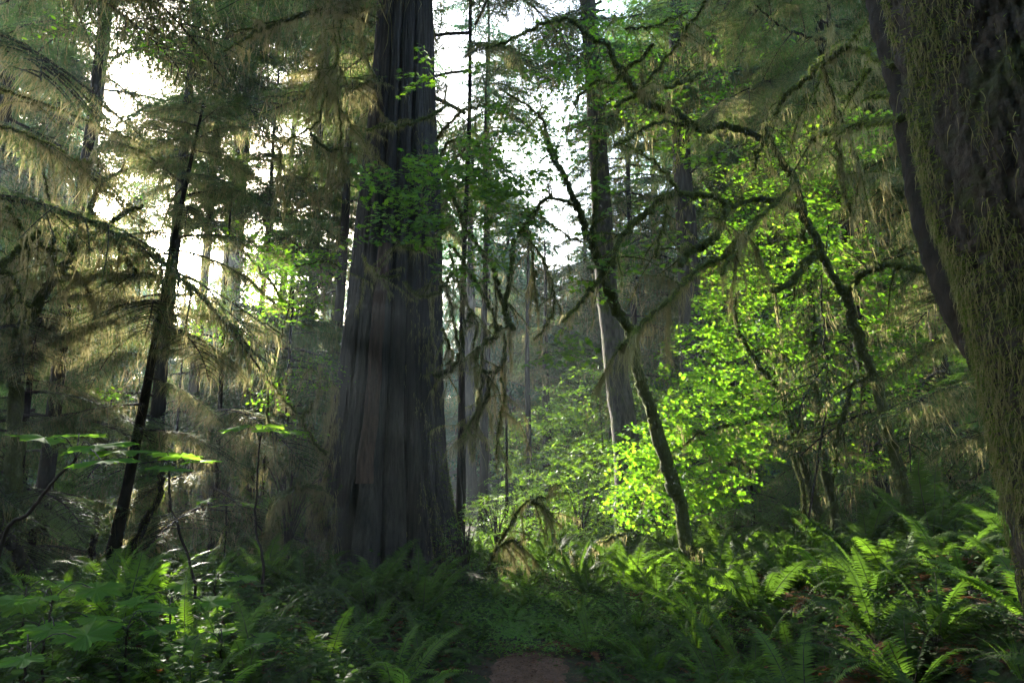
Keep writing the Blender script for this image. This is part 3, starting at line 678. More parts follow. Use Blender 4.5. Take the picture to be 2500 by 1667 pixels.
for a in [(1760, 1000, 150, 110, 10.5, 1.2, 130, .085), (1700, 1130, 190, 110, 10.2, 1.2, 170, .09), (1600, 1220, 130, 70, 10, 1, 70, .085), (1830, 900, 160, 120, 11.2, 1.2, 90, .08), (1960, 950, 150, 120, 11.8, 1, 80, .08),
          (1700, 880, 90, 100, 11, 1, 50, .08), (2080, 1060, 110, 90, 10.6, .8, 40, .075), (2230, 1130, 120, 40, 10, .6, 26, .07), (1780, 700, 80, 150, 11.5, 1, 40, .075), (2170, 950, 80, 80, 10, .8, 30, .085), (1560, 1090, 70, 60, 9.8, .6, 36, .085)]:
    cloud(g, rng, *a[:6], int(a[6] * (1.25 if a[1] > 1050 else 1.9)), a[7] * .88, flat=.75)
obj('crown', g, ['maple', 'twig'], clump, b)

# --- maple stem beside the path
L = c6((350, 1230), (335, 1130), (325, 1020), (295, 800), (262, 700), (230, 600), (192, 470), (170, 380), (120, 250), (100, 180), (82, 90), (60, 0), d=(8.6, 8.2)) + c2((1400, 1400), (1360, 1330), (1340, 1250), (1310, 1180), (1290, 1110), (1260, 1050), (1240, 980), (1210, 920), (1172, 830), (1140, 760), (1110, 680), d=(8.1, 7.4))
b = np.array(L[0]); b[2] = float(gz(b[0], b[1])); L[0] = b.copy()
stem = tthing('leaning_maple', 'slim mossy maple stem leaning left, rooted among ferns just right of the path', 'tree', b)
limb(stem, b, L, .095, .028, 'trunk', fz=330, hd=5, hl=.06, noise=.12, seg=16)
for pts, r0, r1, kw in [
    (c2((1290, 1110), (1285, 1060), (1292, 1000), (1300, 900), (1296, 780), (1302, 700), (1290, 600), d=(7.8, 7.8)), .040, .018, {}),
    (c2((1330, 1230), (1300, 1280), (1260, 1320), (1200, 1400), (1150, 1450), d=(8, 7.4)), .030, .014, dict(hl=.12)),
    (c2((1560, 950), (1500, 985), (1430, 1050), (1400, 1110), (1370, 1180), (1310, 1260), d=(7.4, 8)), .030, .024, {}),
    (c2((1210, 925), (1120, 900), (1080, 890), (1020, 960), (980, 1010), (960, 1060), d=(7.6, 7.4)), .020, .020, dict(hd=50)),
    (c2((1240, 1090), (1160, 1060), (1080, 990), (1030, 960), d=(7.8, 7.5)), .012, .006, dict(hl=.06)),
    (c2((1140, 770), (1100, 700), (1080, 620), (1060, 540), (1000, 480), (900, 420), d=(7.4, 7)), .024, .008, {}),
    (c6((330, 960), (350, 975), (390, 1010), d=(8.4, 8.2)), .03, .006, dict(hd=10))]:
    limb(stem, b, pts, r0, r1, twigs=6, **kw)
rng = np.random.default_rng(33); g = MB()
for a in [(1000, 430, 110, 60, 7.2, .5, 26, .07), (960, 540, 100, 70, 7.1, .5, 22, .065), (1120, 420, 120, 90, 7.4, .6, 44, .07), (1240, 380, 130, 130, 7.6, .8, 60, .068), (1120, 560, 110, 60, 7.4, .5, 26, .066),
          (1240, 500, 110, 80, 7.5, .6, 36, .068), (1350, 260, 150, 130, 7.8, .9, 50, .066), (1100, 130, 70, 120, 7.3, .6, 14, .07), (1430, 120, 160, 100, 8, .9, 40, .066), (1600, 150, 180, 140, 8.6, .9, 50, .066),
          (1400, 400, 130, 100, 8, .8, 26, .068), (1480, 640, 90, 90, 8, .7, 18, .068), (1380, 850, 70, 50, 8, .5, 14, .075), (1560, 560, 120, 120, 9, .8, 24, .068), (870, 420, 30, 25, 7, .2, 2, .085), (1180, 640, 100, 60, 7.5, .5, 18, .066), (1700, 300, 120, 100, 9, .8, 34, .07), (1040, 170, 60, 40, 7.2, .3, 7, .075)]:
    cloud(g, rng, *a[:6], int(a[6] * 1.35), a[7] * 1.22, flat=.9, face=.35)
obj('crown', g, ['maple_deep', 'twig'], stem, b)

# --- mossy conifer pole in the middle
b = np.array([W(1535, 1400, 13.2)[0], 13.2, float(gz(W(1535, 1400, 13.2)[0], 13.2))])
L = [b.copy()] + c5((1420, 1000), (1422, 800), (1415, 600), (1395, 400), (1365, 200), (1345, 0), d=(13.2, 13.2)) + ph((1480, 700), (1465, 450), (1450, 200), (1430, -60), (1400, -500), d=(13.2, 13.2))
pole = tthing('mossy_conifer', 'straight mossy conifer trunk standing left of the glowing maple leaves', 'tree', b)
limb(pole, b, L, .30, .16, 'trunk', 'bark', fz=2200, hd=14, hl=.08, noise=.018, seg=26, wander=.01)
rng = np.random.default_rng(41)
for _ in range(36):
    py = rng.uniform(-250, 620); d = 13.2; p = W(1465, py, d); a = rng.uniform(0, 6.28); X = np.array([math.cos(a), math.sin(a), rng.uniform(-.35, .1)]); L_ = rng.uniform(1.4, 3.0)
    if keep(np.array([p + X * L_ * .6]), rng)[0]: place(pole, b, SM, np.array([p]), basis(norm(X)[None], np.array([[0, 0, 1.]])), np.array([L_ / 2]), rng)

# --- hemlock whose mossy boughs hang across the top centre and top right
b = gbase(2150, 12.0); hem = tthing('overhanging_hemlock', 'hemlock whose moss-draped boughs hang across the top right behind the maple arms', 'tree', b)
rng = np.random.default_rng(42); obj('trunk', trunk_tube(b, 20, .14, (-.03, .0), rng), ['bark_dark'], hem, b)
P, X, Nn, L = bough_frames(b, b[2] + 20, b[2] + 5.0, 4.4, 50, rng, lean=(-.03, 0)); k = keepb(P, X, L, rng)
place(hem, b, SN, P[k], basis(X, Nn)[k], (L / 2)[k], rng)
for pts, n in [(c3((960, 190), (860, 170), (740, 110), (640, 20), (560, -60), d=(7.4, 7.2)), 12), (c3((900, 330), (780, 330), (640, 390), (520, 440), d=(8.6, 7.6)), 9)]:
    limb(hem, b, pts, .02, .008, mat='bark_dark', hl=.12, fz=80); boughs_along(hem, b, pts, n, .9, SN, rng)

b = gbase(1215, 9.5); b[0] = W(1118, 1157, 11.8)[0]; b[1] = 11.8; b[2] = float(gz(b[0], b[1]))
dead = tthing('moss_hung_hemlock', 'moss-hung hemlock right of the giant cedar with long curling mossy limbs', 'tree', b)
rng = np.random.default_rng(43); obj('trunk', trunk_tube(b, 17, .05, (.012, 0), rng), ['bark_dark'], dead, b)
for pts, r0, r1, kw in [
    (c2((620, 800), (660, 900), (690, 960), (702, 1010), (742, 1070), (792, 1140), (832, 1200), (852, 1270), (870, 1340), (900, 1420), (925, 1475), d=(9, 9)), .022, .022, {}),
    (c2((640, 1100), (690, 1160), (732, 1230), (790, 1330), (832, 1400), (850, 1470), (840, 1530), (780, 1568), d=(9, 9)), .014, .014, {}),
    (c2((960, 1000), (1000, 1080), (1060, 1160), (1100, 1260), (1112, 1350), (1090, 1450), (1020, 1530), d=(9.2, 9.2)), .010, .012, {}),
    (c2((930, 1080), (920, 1180), (905, 1300), (890, 1390), (900, 1450), (930, 1480), d=(9, 8.8)), .024, .030, {}),
    (c2((1000, 1040), (1015, 1160), (1020, 1260), (1040, 1400), d=(9.3, 9.2)), .012, .008, {}),
    (c5((845, -10), (838, 35), (790, 62), (748, 108), (742, 190), d=(9, 8.8)), .028, .014, dict(hl=.14)),
    (c5((855, -10), (872, 90), (850, 180), (800, 195), (745, 185), d=(9, 8.9)), .015, .020, dict(hl=.16, hd=60)),
    (c5((770, 220), (750, 350), (705, 450), (690, 490), d=(8.9, 8.8)), .014, .006, {}),
    (c5((855, 220), (872, 320), (850, 400), (842, 520), (835, 620), d=(8.9, 8.9)), .012, .006, dict(hl=.16)),
    (c5((800, 220), (800, 290), (760, 380), (740, 500), (730, 590), d=(8.9, 8.9)), .012, .006, dict(hl=.16)),
    (c5((560, 210), (600, 200), (642, 180), (680, 100), (692, 0), (720, -80), d=(9, 9)), .030, .016, dict(hl=.14, hd=50)),
    (c5((600, 0), (620, 60), (640, 120), (610, 190), d=(9, 9)), .014, .010, {}),
    (c2((600, 1250), (640, 1330), (660, 1450), (690, 1568), d=(9, 9)), .014, .010, {}),
    (c2((640, 1130), (680, 1260), (720, 1370), (760, 1440), (750, 1568), d=(9.3, 9.1)), .012, .010, {}),
    (c2((585, 620), (640, 560), (700, 500), (790, 480), (900, 470), d=(9.6, 8.6)), .022, .010, {}),
    (c2((600, 700), (640, 640), (720, 640), (820, 690), (880, 760), d=(9.6, 8.8)), .018, .010, {}),
    (c2((270, 590), (330, 568), (380, 575), (450, 560), (560, 520), (640, 470), d=(8.4, 9)), .010, .018, dict(hl=.08)),
    (c2((380, 1060), (430, 1110), (500, 1125), (560, 1090), (620, 1040), d=(8.6, 9)), .010, .016, dict(hl=.1)),
    (c2((430, 1270), (490, 1320), (560, 1330), (620, 1290), (650, 1230), d=(8.6, 9)), .010, .020, dict(hl=.1)),
    (c2((250, 1150), (290, 1220), (340, 1245), (420, 1240), d=(8.7, 8.8)), .005, .008, dict(hl=.1))]:
    kw = dict(dict(hl=.13, hd=70, fl=.035), **kw)
    limb(dead, b, pts, r0 * 1.3, r1 * 1.3, twigs=7, twl=.45, mat='bark_moss', **kw)
P, X, Nn, L = bough_frames(b, b[2] + 17, b[2] + 5.5, 3.8, 64, rng, lean=(.012, 0)); k = keepb(P, X, L, rng)
place(dead, b, SN, P[k], basis(X, Nn)[k], (L / 2)[k], rng)

# --- cedar's own mossy branches, upper left of its trunk
rng = np.random.default_rng(44)
for pts, r0, r1, kw in [
    (ph((905, 60), (840, 30), (780, 25), (700, 45), (620, 65), (560, 80), d=(10, 9)), .030, .010, {}),
    (c1((1600, 60), (1500, 50), (1400, 60), (1300, 90), (1180, 130), (1090, 180), (1010, 230), d=(10, 8.6)), .045, .010, {}),
    (c1((1620, 150), (1540, 90), (1530, 190), (1500, 300), (1420, 300), (1320, 340), d=(9.8, 9)), .014, .006, {}),
    (c1((1500, 320), (1440, 520), (1380, 590), (1290, 640), (1260, 680), (1270, 760), d=(9.3, 9.0)), .016, .008, {}),
    (c1((1400, 600), (1440, 650), (1500, 680), (1530, 640), (1535, 560), (1520, 400), d=(9.2, 9.3)), .026, .008, {}),
    (c1((1530, 640), (1550, 740), (1540, 840), d=(9.2, 9.2)), .008, .005, {}),
    (c2((320, 90), (240, 40), (130, 0), (60, -30), d=(10, 9.2)), .018, .010, {}),
    (c2((300, 350), (250, 220), (230, 100), (200, 0), d=(9.6, 9.2)), .010, .008, {}),
    (c2((130, 20), (120, 120), (140, 260), (90, 320), (0, 300), d=(9.3, 9)), .012, .006, {}),
    (c2((60, 60), (80, 200), (50, 400), (20, 520), d=(9.1, 9)), .010, .005, {}),
    (c2((150, 300), (130, 450), (180, 520), (210, 600), d=(9.4, 9.2)), .012, .006, {}),
    (c2((180, 400), (240, 390), (300, 350), d=(9.5, 9.8)), .008, .010, {})]:
    limb(cedar, CB, pts, r0, r1, mat='bark_moss', twigs=9, twl=.6, **dict(dict(hl=.15, hd=80, fl=.03), **kw))
P, X, Nn, L = bough_frames(np.array([-1.55, D0, 0]), 29, 8.2, 5.0, 62, rng, lean=(.01, 0)); X[:, 0] = np.where(rng.random(len(P)) < .5, -np.abs(X[:, 0]), X[:, 0])
px, py, f = proj(P + X * (L * .6)[:, None]); k = keep(P + X * (L * .6)[:, None], rng) & ~((px > 890) & (px < 1080) & (py > -60))
place(cedar, CB, SN, P[k], basis(X, Nn)[k], (L / 2)[k], rng)
# moss and shrubby growth on the cedar's left foot, moss strips down its right side
ms = MB(); n = 2600; z_ = rng.beta(1.3, 1.8, n) * 2.9; tt = rng.uniform(-2.2, -.35 - .15 * z_, n)
q = np.array([cedar_pt(a, t_, .01) for a, t_ in zip(z_, tt)]); cl = np.sin(z_ * 5 + tt * 4) + np.sin(tt * 11) + rng.normal(0, .5, n) > -.2
q = q[cl]; q += rng.normal(0, .05, q.shape); hang(ms, np.repeat(q, 5, 0) + rng.normal(0, .02, (len(q) * 5, 3)), rng.uniform(.05, .38, len(q) * 5), rng.uniform(.004, .012, len(q) * 5), rng, 1)
n = 1500; z_ = rng.uniform(0, 7, n); tt = rng.normal(.95, .18, n) - .02 * z_; q = np.array([cedar_pt(a, t_, .005) for a, t_ in zip(z_, tt)]); cl = (np.sin(z_ * 2.3) + np.sin(z_ * 6 + tt * 8) + rng.normal(0, .5, n)) > .3; q = q[cl]
hang(ms, np.repeat(q, 3, 0), rng.uniform(.05, .22, len(q) * 3), rng.uniform(.004, .009, len(q) * 3), rng, 1)
n = 9000; z_ = rng.beta(1, 2.2, n) * 2.6; tt = rng.uniform(.75, 2.4, n); q = np.array([cedar_pt(a, t_, 0) for a, t_ in zip(z_, tt)]); D = norm(q - np.array([CB[0], D0, 0]) * [1, 1, 0] - np.array([0, 0, 1]) * q[:, 2:3])
s = (np.sin(z_ * 3 + tt * 7) + rng.normal(0, .6, n)) > 0; fuzz(ms, q[s], norm(D[s] + rdir(rng, s.sum()) * .6), rng.uniform(.02, .05, s.sum()), .009, rng, 0)
obj('moss_coat', ms, ['moss_green', 'moss'], cedar, CB)

# ================================================================== left side
# off-screen hemlock whose boughs fill the upper left corner
def hemlock(name, label, pts, r, S, seed, nb, Rm, zb, H, lean=(0, 0), group=None, moss=1, az0=None, bk='bark_dark', power=.7, glow=True, trunkmoss=False, boughL=None):
    b = np.array(pts, float); rng = np.random.default_rng(seed); t = thing(name, label, 'tree', b, group)
    obj('trunk', trunk_tube(b, H, r, lean, rng, 16), [bk], t, b)
    P, X, Nn, L = bough_frames(b, b[2] + H, b[2] + zb, Rm, nb, rng, lean, az0=az0, power=power)
    k = keepb(P, X, L, rng, glow)
    # nothing within arm's reach of the viewer
    tip = P + X * L[:, None]; k &= (tip[:, 1] > 4.8) | (np.abs(tip[:, 0]) > 6)
    place(t, b, S, P[k], basis(X, Nn)[k], (L / 2)[k], rng, moss); return t
def gp(px, d): return gbase(px, d)
hemlock('broad_hemlock', 'hemlock beyond the left edge, its moss-hung boughs filling the top left corner', gp(-260, 7.2), .2, SN, 51, 66, 3.8, 3.4, 17)
hemlock('dark_hemlock', 'leaning dark-stemmed hemlock in front of the sun, black moss hanging from its crown', gp(285, 8.6), .065, SN, 52, 70, 1.5, 1.9, 6.4, lean=(.10, .0), power=.3)
hemlock('drooping_hemlock', 'low hemlock with blue-green drooping sprays at the left edge behind the thorny plants', gp(40, 8.6), .07, SN, 53, 64, 2.4, .5, 4.2, moss=.35, power=.5)
hemlock('draped_hemlock', 'slender hemlock draped in hanging olive moss midway between left edge and giant cedar', gp(530, 10.2), .035, SN, 54, 70, 2.1, .9, 6.2, lean=(-.02, 0), power=.5)
hemlock('grey_hemlock', 'mossy grey hemlock far left behind the drooping sprays', gp(110, 11.5), .12, SM, 55, 70, 3.0, 1.5, 19)
hemlock('slim_hemlock', 'slim mossy hemlock close to the left side of the giant cedar', gp(690, 13.2), .05, SM, 56, 90, 2.4, 1.0, 6.2, power=.5)
hemlock('shaded_hemlock', 'shaded hemlock between the leaning dark trunk and the maple clump', gp(2330, 10.5), .12, SM, 57, 80, 3.0, 1.6, 15)
hemlock('edge_hemlock', 'dark hemlock behind the huge mossy trunk at the right edge', gp(2560, 7.5), .10, SN, 58, 50, 2.0, 1.2, 8)
# fresh green young hemlocks of the understorey
for k, (px, d, H, Rm, lab) in enumerate([
    (1130, 12.6, 3.6, 2.0, 'fresh green young hemlock against the right foot of the giant cedar'),
    (1235, 15.5, 4.2, 1.9, 'young hemlock with flat layered sprays left of the leafy shrubs beyond the path'),
    (1990, 13.6, 2.4, 1.9, 'low spreading young hemlock behind the foot of the maple clump'),
    (1830, 14.5, 3.0, 2.0, 'mossy young hemlock under the glowing maple leaves'),
    (2240, 13.5, 4.4, 2.1, 'young hemlock behind the foot of the sinuous maple'),
    (2420, 9.6, 3.0, 1.7, 'young hemlock among ferns left of the huge mossy trunk'),
    (640, 11.6, 2.8, 1.6, 'fresh green young hemlock at the left foot of the giant cedar'),
    (420, 13.5, 4.0, 1.9, 'light green young hemlock under the bright gap on the left'),
    (250, 14.5, 4.5, 2.0, 'young hemlock in the shade behind the leaning dark-stemmed hemlock'),
    (60, 13.0, 4.4, 2.0, 'young hemlock behind the grey hemlock at the left edge')]):
    hemlock('young_hemlock', lab, gp(px, d), .035, SY, 60 + k, 34, Rm, .4, H, group='young hemlocks of the understorey', moss=.45, power=.6)

# twisted mossy maple on the left
L = c4((70, 1120), (40, 980), (60, 860), (60, 700), (70, 500), (60, 200), (80, 20), d=(8, 8)); L[0][2] = float(gz(L[0][0], L[0][1])); b = L[0].copy()
twist = thing('twisted_maple', 'twisted mossy maple with crooked dark limbs near the left edge', 'tree', b)
L += c1((90, 1480), (150, 1400), (200, 1310), (250, 1255), (300, 1180), (340, 1120), (430, 1065), (500, 1010), (570, 960), (640, 925), d=(8, 8.4))
limb(twist, b, L, .10, .022, 'trunk', fz=260, hd=12, hl=.1, seg=12)
for pts, r0, r1, kw in [
    (c1((300, 1180), (330, 1090), (390, 1020), (405, 960), (430, 870), (480, 810), (570, 762), d=(8.2, 8.6)), .036, .022, {}),
    (c1((-20, 1215), (60, 1150), (130, 1085), (180, 1050), d=(7, 7.4)), .034, .016, {}),
    (c1((130, 1085), (90, 1020), (60, 960), (30, 930), d=(7.3, 7.3)), .014, .010, {}),
    (c1((180, 1095), (215, 1120), (250, 1140), d=(7.3, 7.4)), .012, .010, {}),
    (c1((500, 1010), (530, 1100), (570, 1160), (600, 1210), (630, 1245), d=(8.2, 8)), .020, .010, dict(hd=60)),
    (c1((-10, 1225), (50, 1240), (80, 1310), (110, 1360), (140, 1385), d=(7, 7.1)), .020, .012, dict(hl=.14)),
    (c1((450, 780), (440, 720), (480, 790), d=(8.5, 8.5)), .010, .006, {}),
    (c1((330, 1200), (380, 1280), (420, 1360), (430, 1480), d=(8.2, 8)), .016, .008, dict(hd=70)),
    (c1((250, 1255), (240, 1150), (230, 1000), (220, 900), (190, 780), d=(8.1, 8)), .022, .010, dict(hd=80, hl=.2)),
    (c1((0, 570), (120, 610), (240, 660), (330, 720), (420, 730), d=(7, 8)), .010, .006, dict(hd=60)),
    (c1((0, 400), (150, 450), (330, 520), (480, 580), (620, 640), d=(7, 8)), .014, .008, dict(hd=60)),
    (c1((60, 1500), (40, 1400), (30, 1290), (0, 1230), d=(8, 7.6)), .04, .02, {})]:
    limb(twist, b, pts, r0 * 1.2, r1 * 1.2, twigs=6, **dict(dict(hl=.16, hd=55), **kw))
# leaning dead poles, arched log, upright poles in the left shade
for lab, pts, r0, r1 in [
    ('dark dead pole leaning right over the ferns, left of centre', c4((520, 1080), (560, 1000), (640, 860), (700, 740), (720, 640), d=(8.2, 8)), .05, .035),
    ('mossy dead log arching down at the left edge above the ferns', c4((-40, 890), (20, 915), (60, 955), (92, 1030), (112, 1150), d=(6.4, 6.6)), .055, .05),
    ('thin upright dead pole left of the dark leaning pole', c4((390, 1110), (405, 1000), (425, 900), (430, 820), d=(8.8, 8.8)), .045, .03),
    ('short dead snag in the shade above the left ferns', c4((135, 1120), (140, 1000), (150, 880), d=(8.4, 8.4)), .05, .04),
    ('thin pale dead stem leaning left beside the long-stalked thorny plant', c4((880, 1180), (930, 1040), (1000, 870), d=(7.2, 7.2)), .012, .006)]:
    p0 = pts[0]; b = p0.copy(); o = thing('dead_pole', lab, 'dead tree', b, 'dead poles in the left shade')
    limb(o, b, pts, r0, r1, 'trunk', 'bark_dark', hl=.12, hd=40)

# yellow-green sapling left of the cedar
b = gp(735, 9.4); sap = thing('yellow_sapling', 'sapling with glowing yellow-green oval leaves between the sun and the giant cedar', 'tree', b)
L = [b] + c4((1250, 960), (1290, 700), (1220, 560), (1180, 300), d=(9.4, 9.2)) + ph((690, 820), (720, 650), d=(9.2, 9.2))
limb(sap, b, L, .03, .010, 'trunk', fz=140, hd=20)
for pts in [c4((1440, 560), (1370, 480), (1330, 400), (1240, 300), (1180, 220), (1130, 160), d=(9.3, 9)), c4((1330, 400), (1390, 330), (1410, 250), (1370, 170), d=(9.3, 9.2)), c4((1360, 670), (1290, 590), (1230, 560), (1150, 620), d=(9.3, 9.1)), ph((690, 820), (600, 760), (520, 700), d=(9.2, 9)), ph((720, 650), (800, 640), (840, 660), d=(9.2, 9.1)), ph((700, 740), (620, 640), (590, 610), d=(9.2, 9.1))]:
    limb(sap, b, pts, .020, .006, hl=.14, hd=60, twigs=5)
rng = np.random.default_rng(71); g = MB()
for a in [(700, 640, 110, 50, 9.1, .5, 34, .075), (700, 740, 90, 60, 9.1, .5, 30, .07), (640, 690, 60, 50, 9, .4, 14, .075), (790, 650, 50, 40, 9.2, .3, 10, .07), (770, 900, 60, 50, 9.3, .3, 24, .045), (660, 960, 40, 50, 9.1, .3, 8, .06), (540, 810, 90, 30, 9, .4, 12, .06), (620, 480, 40, 30, 9.2, .3, 5, .07), (340, 460, 30, 30, 9.3, .3, 4, .075),
          (620, 570, 80, 25, 9.1, .3, 10, .07), (730, 1060, 40, 25, 9.2, .3, 6, .06), (270, 965, 25, 20, 8.8, .2, 4, .06), (360, 120, 80, 60, 7.6, .3, 8, .07), (150, 60, 60, 40, 7.6, .3, 6, .07)]:
    cloud(g, rng, *a[:6], int(a[6] * 1.8), a[7] * 1.05, leaf=1, per=(6, 11))
obj('crown', g, ['maple', 'twig'], sap, b)
# big-leaved stray sprays on the right (oval leaves)
b = gp(1935, 9.7); sap2 = thing('oval_leaved_sapling', 'thin sapling with whorls of large oval leaves in front of the sinuous maple', 'tree', b)
limb(sap2, b, [b] + c6((930, 420), (945, 250), (935, 100), d=(9.7, 9.5)) + c3((930, 1330), (950, 1150), (960, 1000), d=(9.4, 9.2)), .018, .008, 'trunk', 'twig', hd=4, fz=60)
g = MB()
for a in [(2020, 560, 50, 30, 9.1, .2, 5, .10), (2080, 570, 60, 40, 9.1, .2, 5, .10), (2040, 620, 40, 50, 9, .2, 6, .11), (2130, 740, 60, 40, 9, .2, 6, .10), (2220, 720, 20, 12, 8.8, .1, 2, .10), (1900, 90, 60, 60, 8.8, .3, 6, .10), (1750, 265, 30, 15, 8.6, .2, 3, .09), (1960, 850, 90, 30, 9.2, .3, 6, .10), (2110, 665, 30, 20, 9, .1, 3, .1)]:
    cloud(g, rng, *a, leaf=1, per=(5, 8), sprayL=.25)
obj('crown', g, ['maple', 'twig'], sap2, b)

# ------------------------------------------------------------------ background forest
R1 = [  # px, d, H, r, Rm, zb, nb, lean, label
    (-130, 19, 30, .3, 4.6, 3, 95, 'tall conifer at the far left behind the grey hemlock'),
    (120, 21, 30, .3, 4.6, 4, 98, 'tall conifer standing left of the sun'),
    (525, 23, 34, .40, 5.2, 3, 100, 'large blue-hazed conifer with a pale trunk right of the sun'),
    (735, 19, 17, .18, 3.6, 2, 95, 'conifer with brown trunk behind the yellow-green sapling'),
    (455, 18, 26, .14, 4.2, 3, 98, 'shaggy conifer between the sun and the blue-hazed pale trunk'),
    (660, 24, 26, .16, 4.6, 2, 98, 'blue-hazed conifer with layered boughs above the yellow-green sapling'),
    (800, 21, 28, .16, 4.4, 2, 98, 'layered conifer seen between the sapling and the giant cedar'),
    (1290, 19, 9.5, .10, 3.0, 1, 90, 'green layered conifer low in the gap beyond the path'),
    (1560, 23, 17, .16, 4.0, 2, 98, 'green conifer seen between the mossy conifer trunk and the pale-trunked conifer'),
    (370, 16, 24, .16, 3.6, 2, 98, 'slender conifer just below and right of the sun'),
    (610, 17, 12.5, .12, 3.4, 2, 98, 'dense conifer with feathery boughs between the sun and the sapling'),
    (810, 16, 20, .14, 3.2, 3, 98, 'feathery conifer touching the left side of the giant cedar'),
    (1180, 17, 13, .11, 3.0, 2.5, 95, 'slender conifer just right of the giant cedar behind the curling mossy limbs'),
    (860, 27, 30, .3, 4.4, 4, 95, 'tall conifer half hidden by the left side of the giant cedar'),
    (1142, 26, 15, .30, 4.0, 2.5, 95, 'blue-hazed conifer just right of the giant cedar'),
    (1335, 24, 9.5, .18, 3.4, 1.5, 80, 'dark layered conifer rising behind the path'),
    (1240, 31, 14, .25, 4.0, 2, 90, 'hazy conifer between the cedar and the mossy conifer trunk'),
    (1440, 30, 12.5, .3, 3.8, 3, 90, 'hazy conifer behind the mossy conifer trunk'),
    (1705, 19, 34, .36, 4.4, 9, 80, 'tall pale-trunked conifer behind the glowing maple leaves'),
    (1800, 24, 30, .30, 4.4, 3, 95, 'tall conifer right of the pale-trunked conifer'),
    (1960, 21, 30, .30, 4.4, 2, 95, 'tall dark conifer behind the maple clump'),
    (2140, 17, 28, .28, 4.2, 2, 95, 'dark-trunked conifer left of the leaning dark trunk'),
    (2330, 19, 30, .30, 4.4, 2, 95, 'deep green conifer seen between the two right-hand trunks'),
    (2560, 16, 28, .28, 4.2, 2, 90, 'deep green conifer behind the right edge')]
for k, (px, d, H, r, Rm, zb, nb, lab) in enumerate(R1):
    conifer('tall_conifer', lab, px, d, H, r, Rm, zb, nb, 400 + k, mode='mid', glow=.8 if px < 900 else 1, power=.42, group='tall conifers behind the maples and the cedar', mossp=.7)
rng = np.random.default_rng(9)
for k in range(34):
    px = -350 + 3250 * (k + rng.uniform(.1, .9)) / 34; d = rng.uniform(28, 44); H = rng.uniform(26, 36)
    if 1150 < px < 1680: H = rng.uniform(9, 14) * d / 32
    if 560 < px < 700: H *= .65
    side = 'left of the giant cedar' if px < 1000 else 'right of the giant cedar'
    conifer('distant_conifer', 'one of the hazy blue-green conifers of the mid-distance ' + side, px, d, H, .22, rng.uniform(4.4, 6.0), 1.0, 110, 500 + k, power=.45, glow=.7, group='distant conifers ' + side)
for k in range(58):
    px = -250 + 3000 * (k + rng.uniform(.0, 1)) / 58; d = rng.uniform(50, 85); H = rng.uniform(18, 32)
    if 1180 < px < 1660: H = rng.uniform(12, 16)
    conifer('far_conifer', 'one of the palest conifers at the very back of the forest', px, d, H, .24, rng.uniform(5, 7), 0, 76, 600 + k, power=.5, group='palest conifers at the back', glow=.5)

# ------------------------------------------------------------------ leafy shrubs
def shrub(name, label, px, d, rx, hz, n, size, leaf, seed, mat='shrub', group='leafy shrubs beyond the path', stems=12, base=None):
    rng = np.random.default_rng(seed); b = gp(px, d) if base is None else np.array(base); t = thing(name, label, 'shrub', b, group)
    g = MB(); 
    for _ in range(stems):
        a = rng.uniform(0, 6.28); tip = b + np.array([math.cos(a) * rx * rng.uniform(.2, .8), math.sin(a) * rx * rng.uniform(.2, .8), hz * rng.uniform(.6, 1)])
        q = np.linspace(0, 1, 7)[:, None]; P = b + (tip - b) * q + np.array([0, 0, hz * .15]) * np.sin(q * 3.14) + rng.normal(0, .02, (7, 3)) * q; P[:, :2] = b[:2] + (tip - b)[:2] * (q ** 1.5) + rng.normal(0, .01, (7, 2))
        tube(g, P, np.linspace(.012, .004, 7), 5)
    obj('stems', g, ['twig'], t, b); g = MB()
    c = rdir(rng, n) * rng.uniform(.45, 1, n)[:, None] ** .5 * np.array([rx, rx, hz * .5]) + b + np.array([0, 0, hz * .58])
    k = 9; P, X, Nn = [], [], []
    for p in c:
        a = rng.uniform(0, 6.28); dv = np.array([math.cos(a), math.sin(a), rng.uniform(-.4, .2)]); tt = np.linspace(0, 1, k); L = size * 4.2 * rng.uniform(.7, 1.2)
        pn = norm(np.array([0, -.2, 1]) + rng.normal(0, .35, 3)); sd = norm(np.cross(pn, dv)); sg = np.where(np.arange(k) % 2, 1, -1)[:, None]
        P.append(p + dv * L * tt[:, None] + np.array([0, 0, -.2 * L]) * tt[:, None] ** 2); X.append(norm(dv * .7 + sd * sg * .9 + rng.normal(0, .2, (k, 3)))); Nn.append(norm(pn + rng.normal(0, .3, (k, 3))))
    P, X, Nn = map(np.concatenate, (P, X, Nn)); T = [LEAF_MAPLE, LEAF_OVAL, LEAF_CLUB, LEAF_CLOVER][leaf]
    inst(g, T[0], T[1], basis(X, Nn) * (size * rng.uniform(.6, 1.2, len(P)))[:, None, None], P)
    obj('foliage', g, [mat], t, b); return t
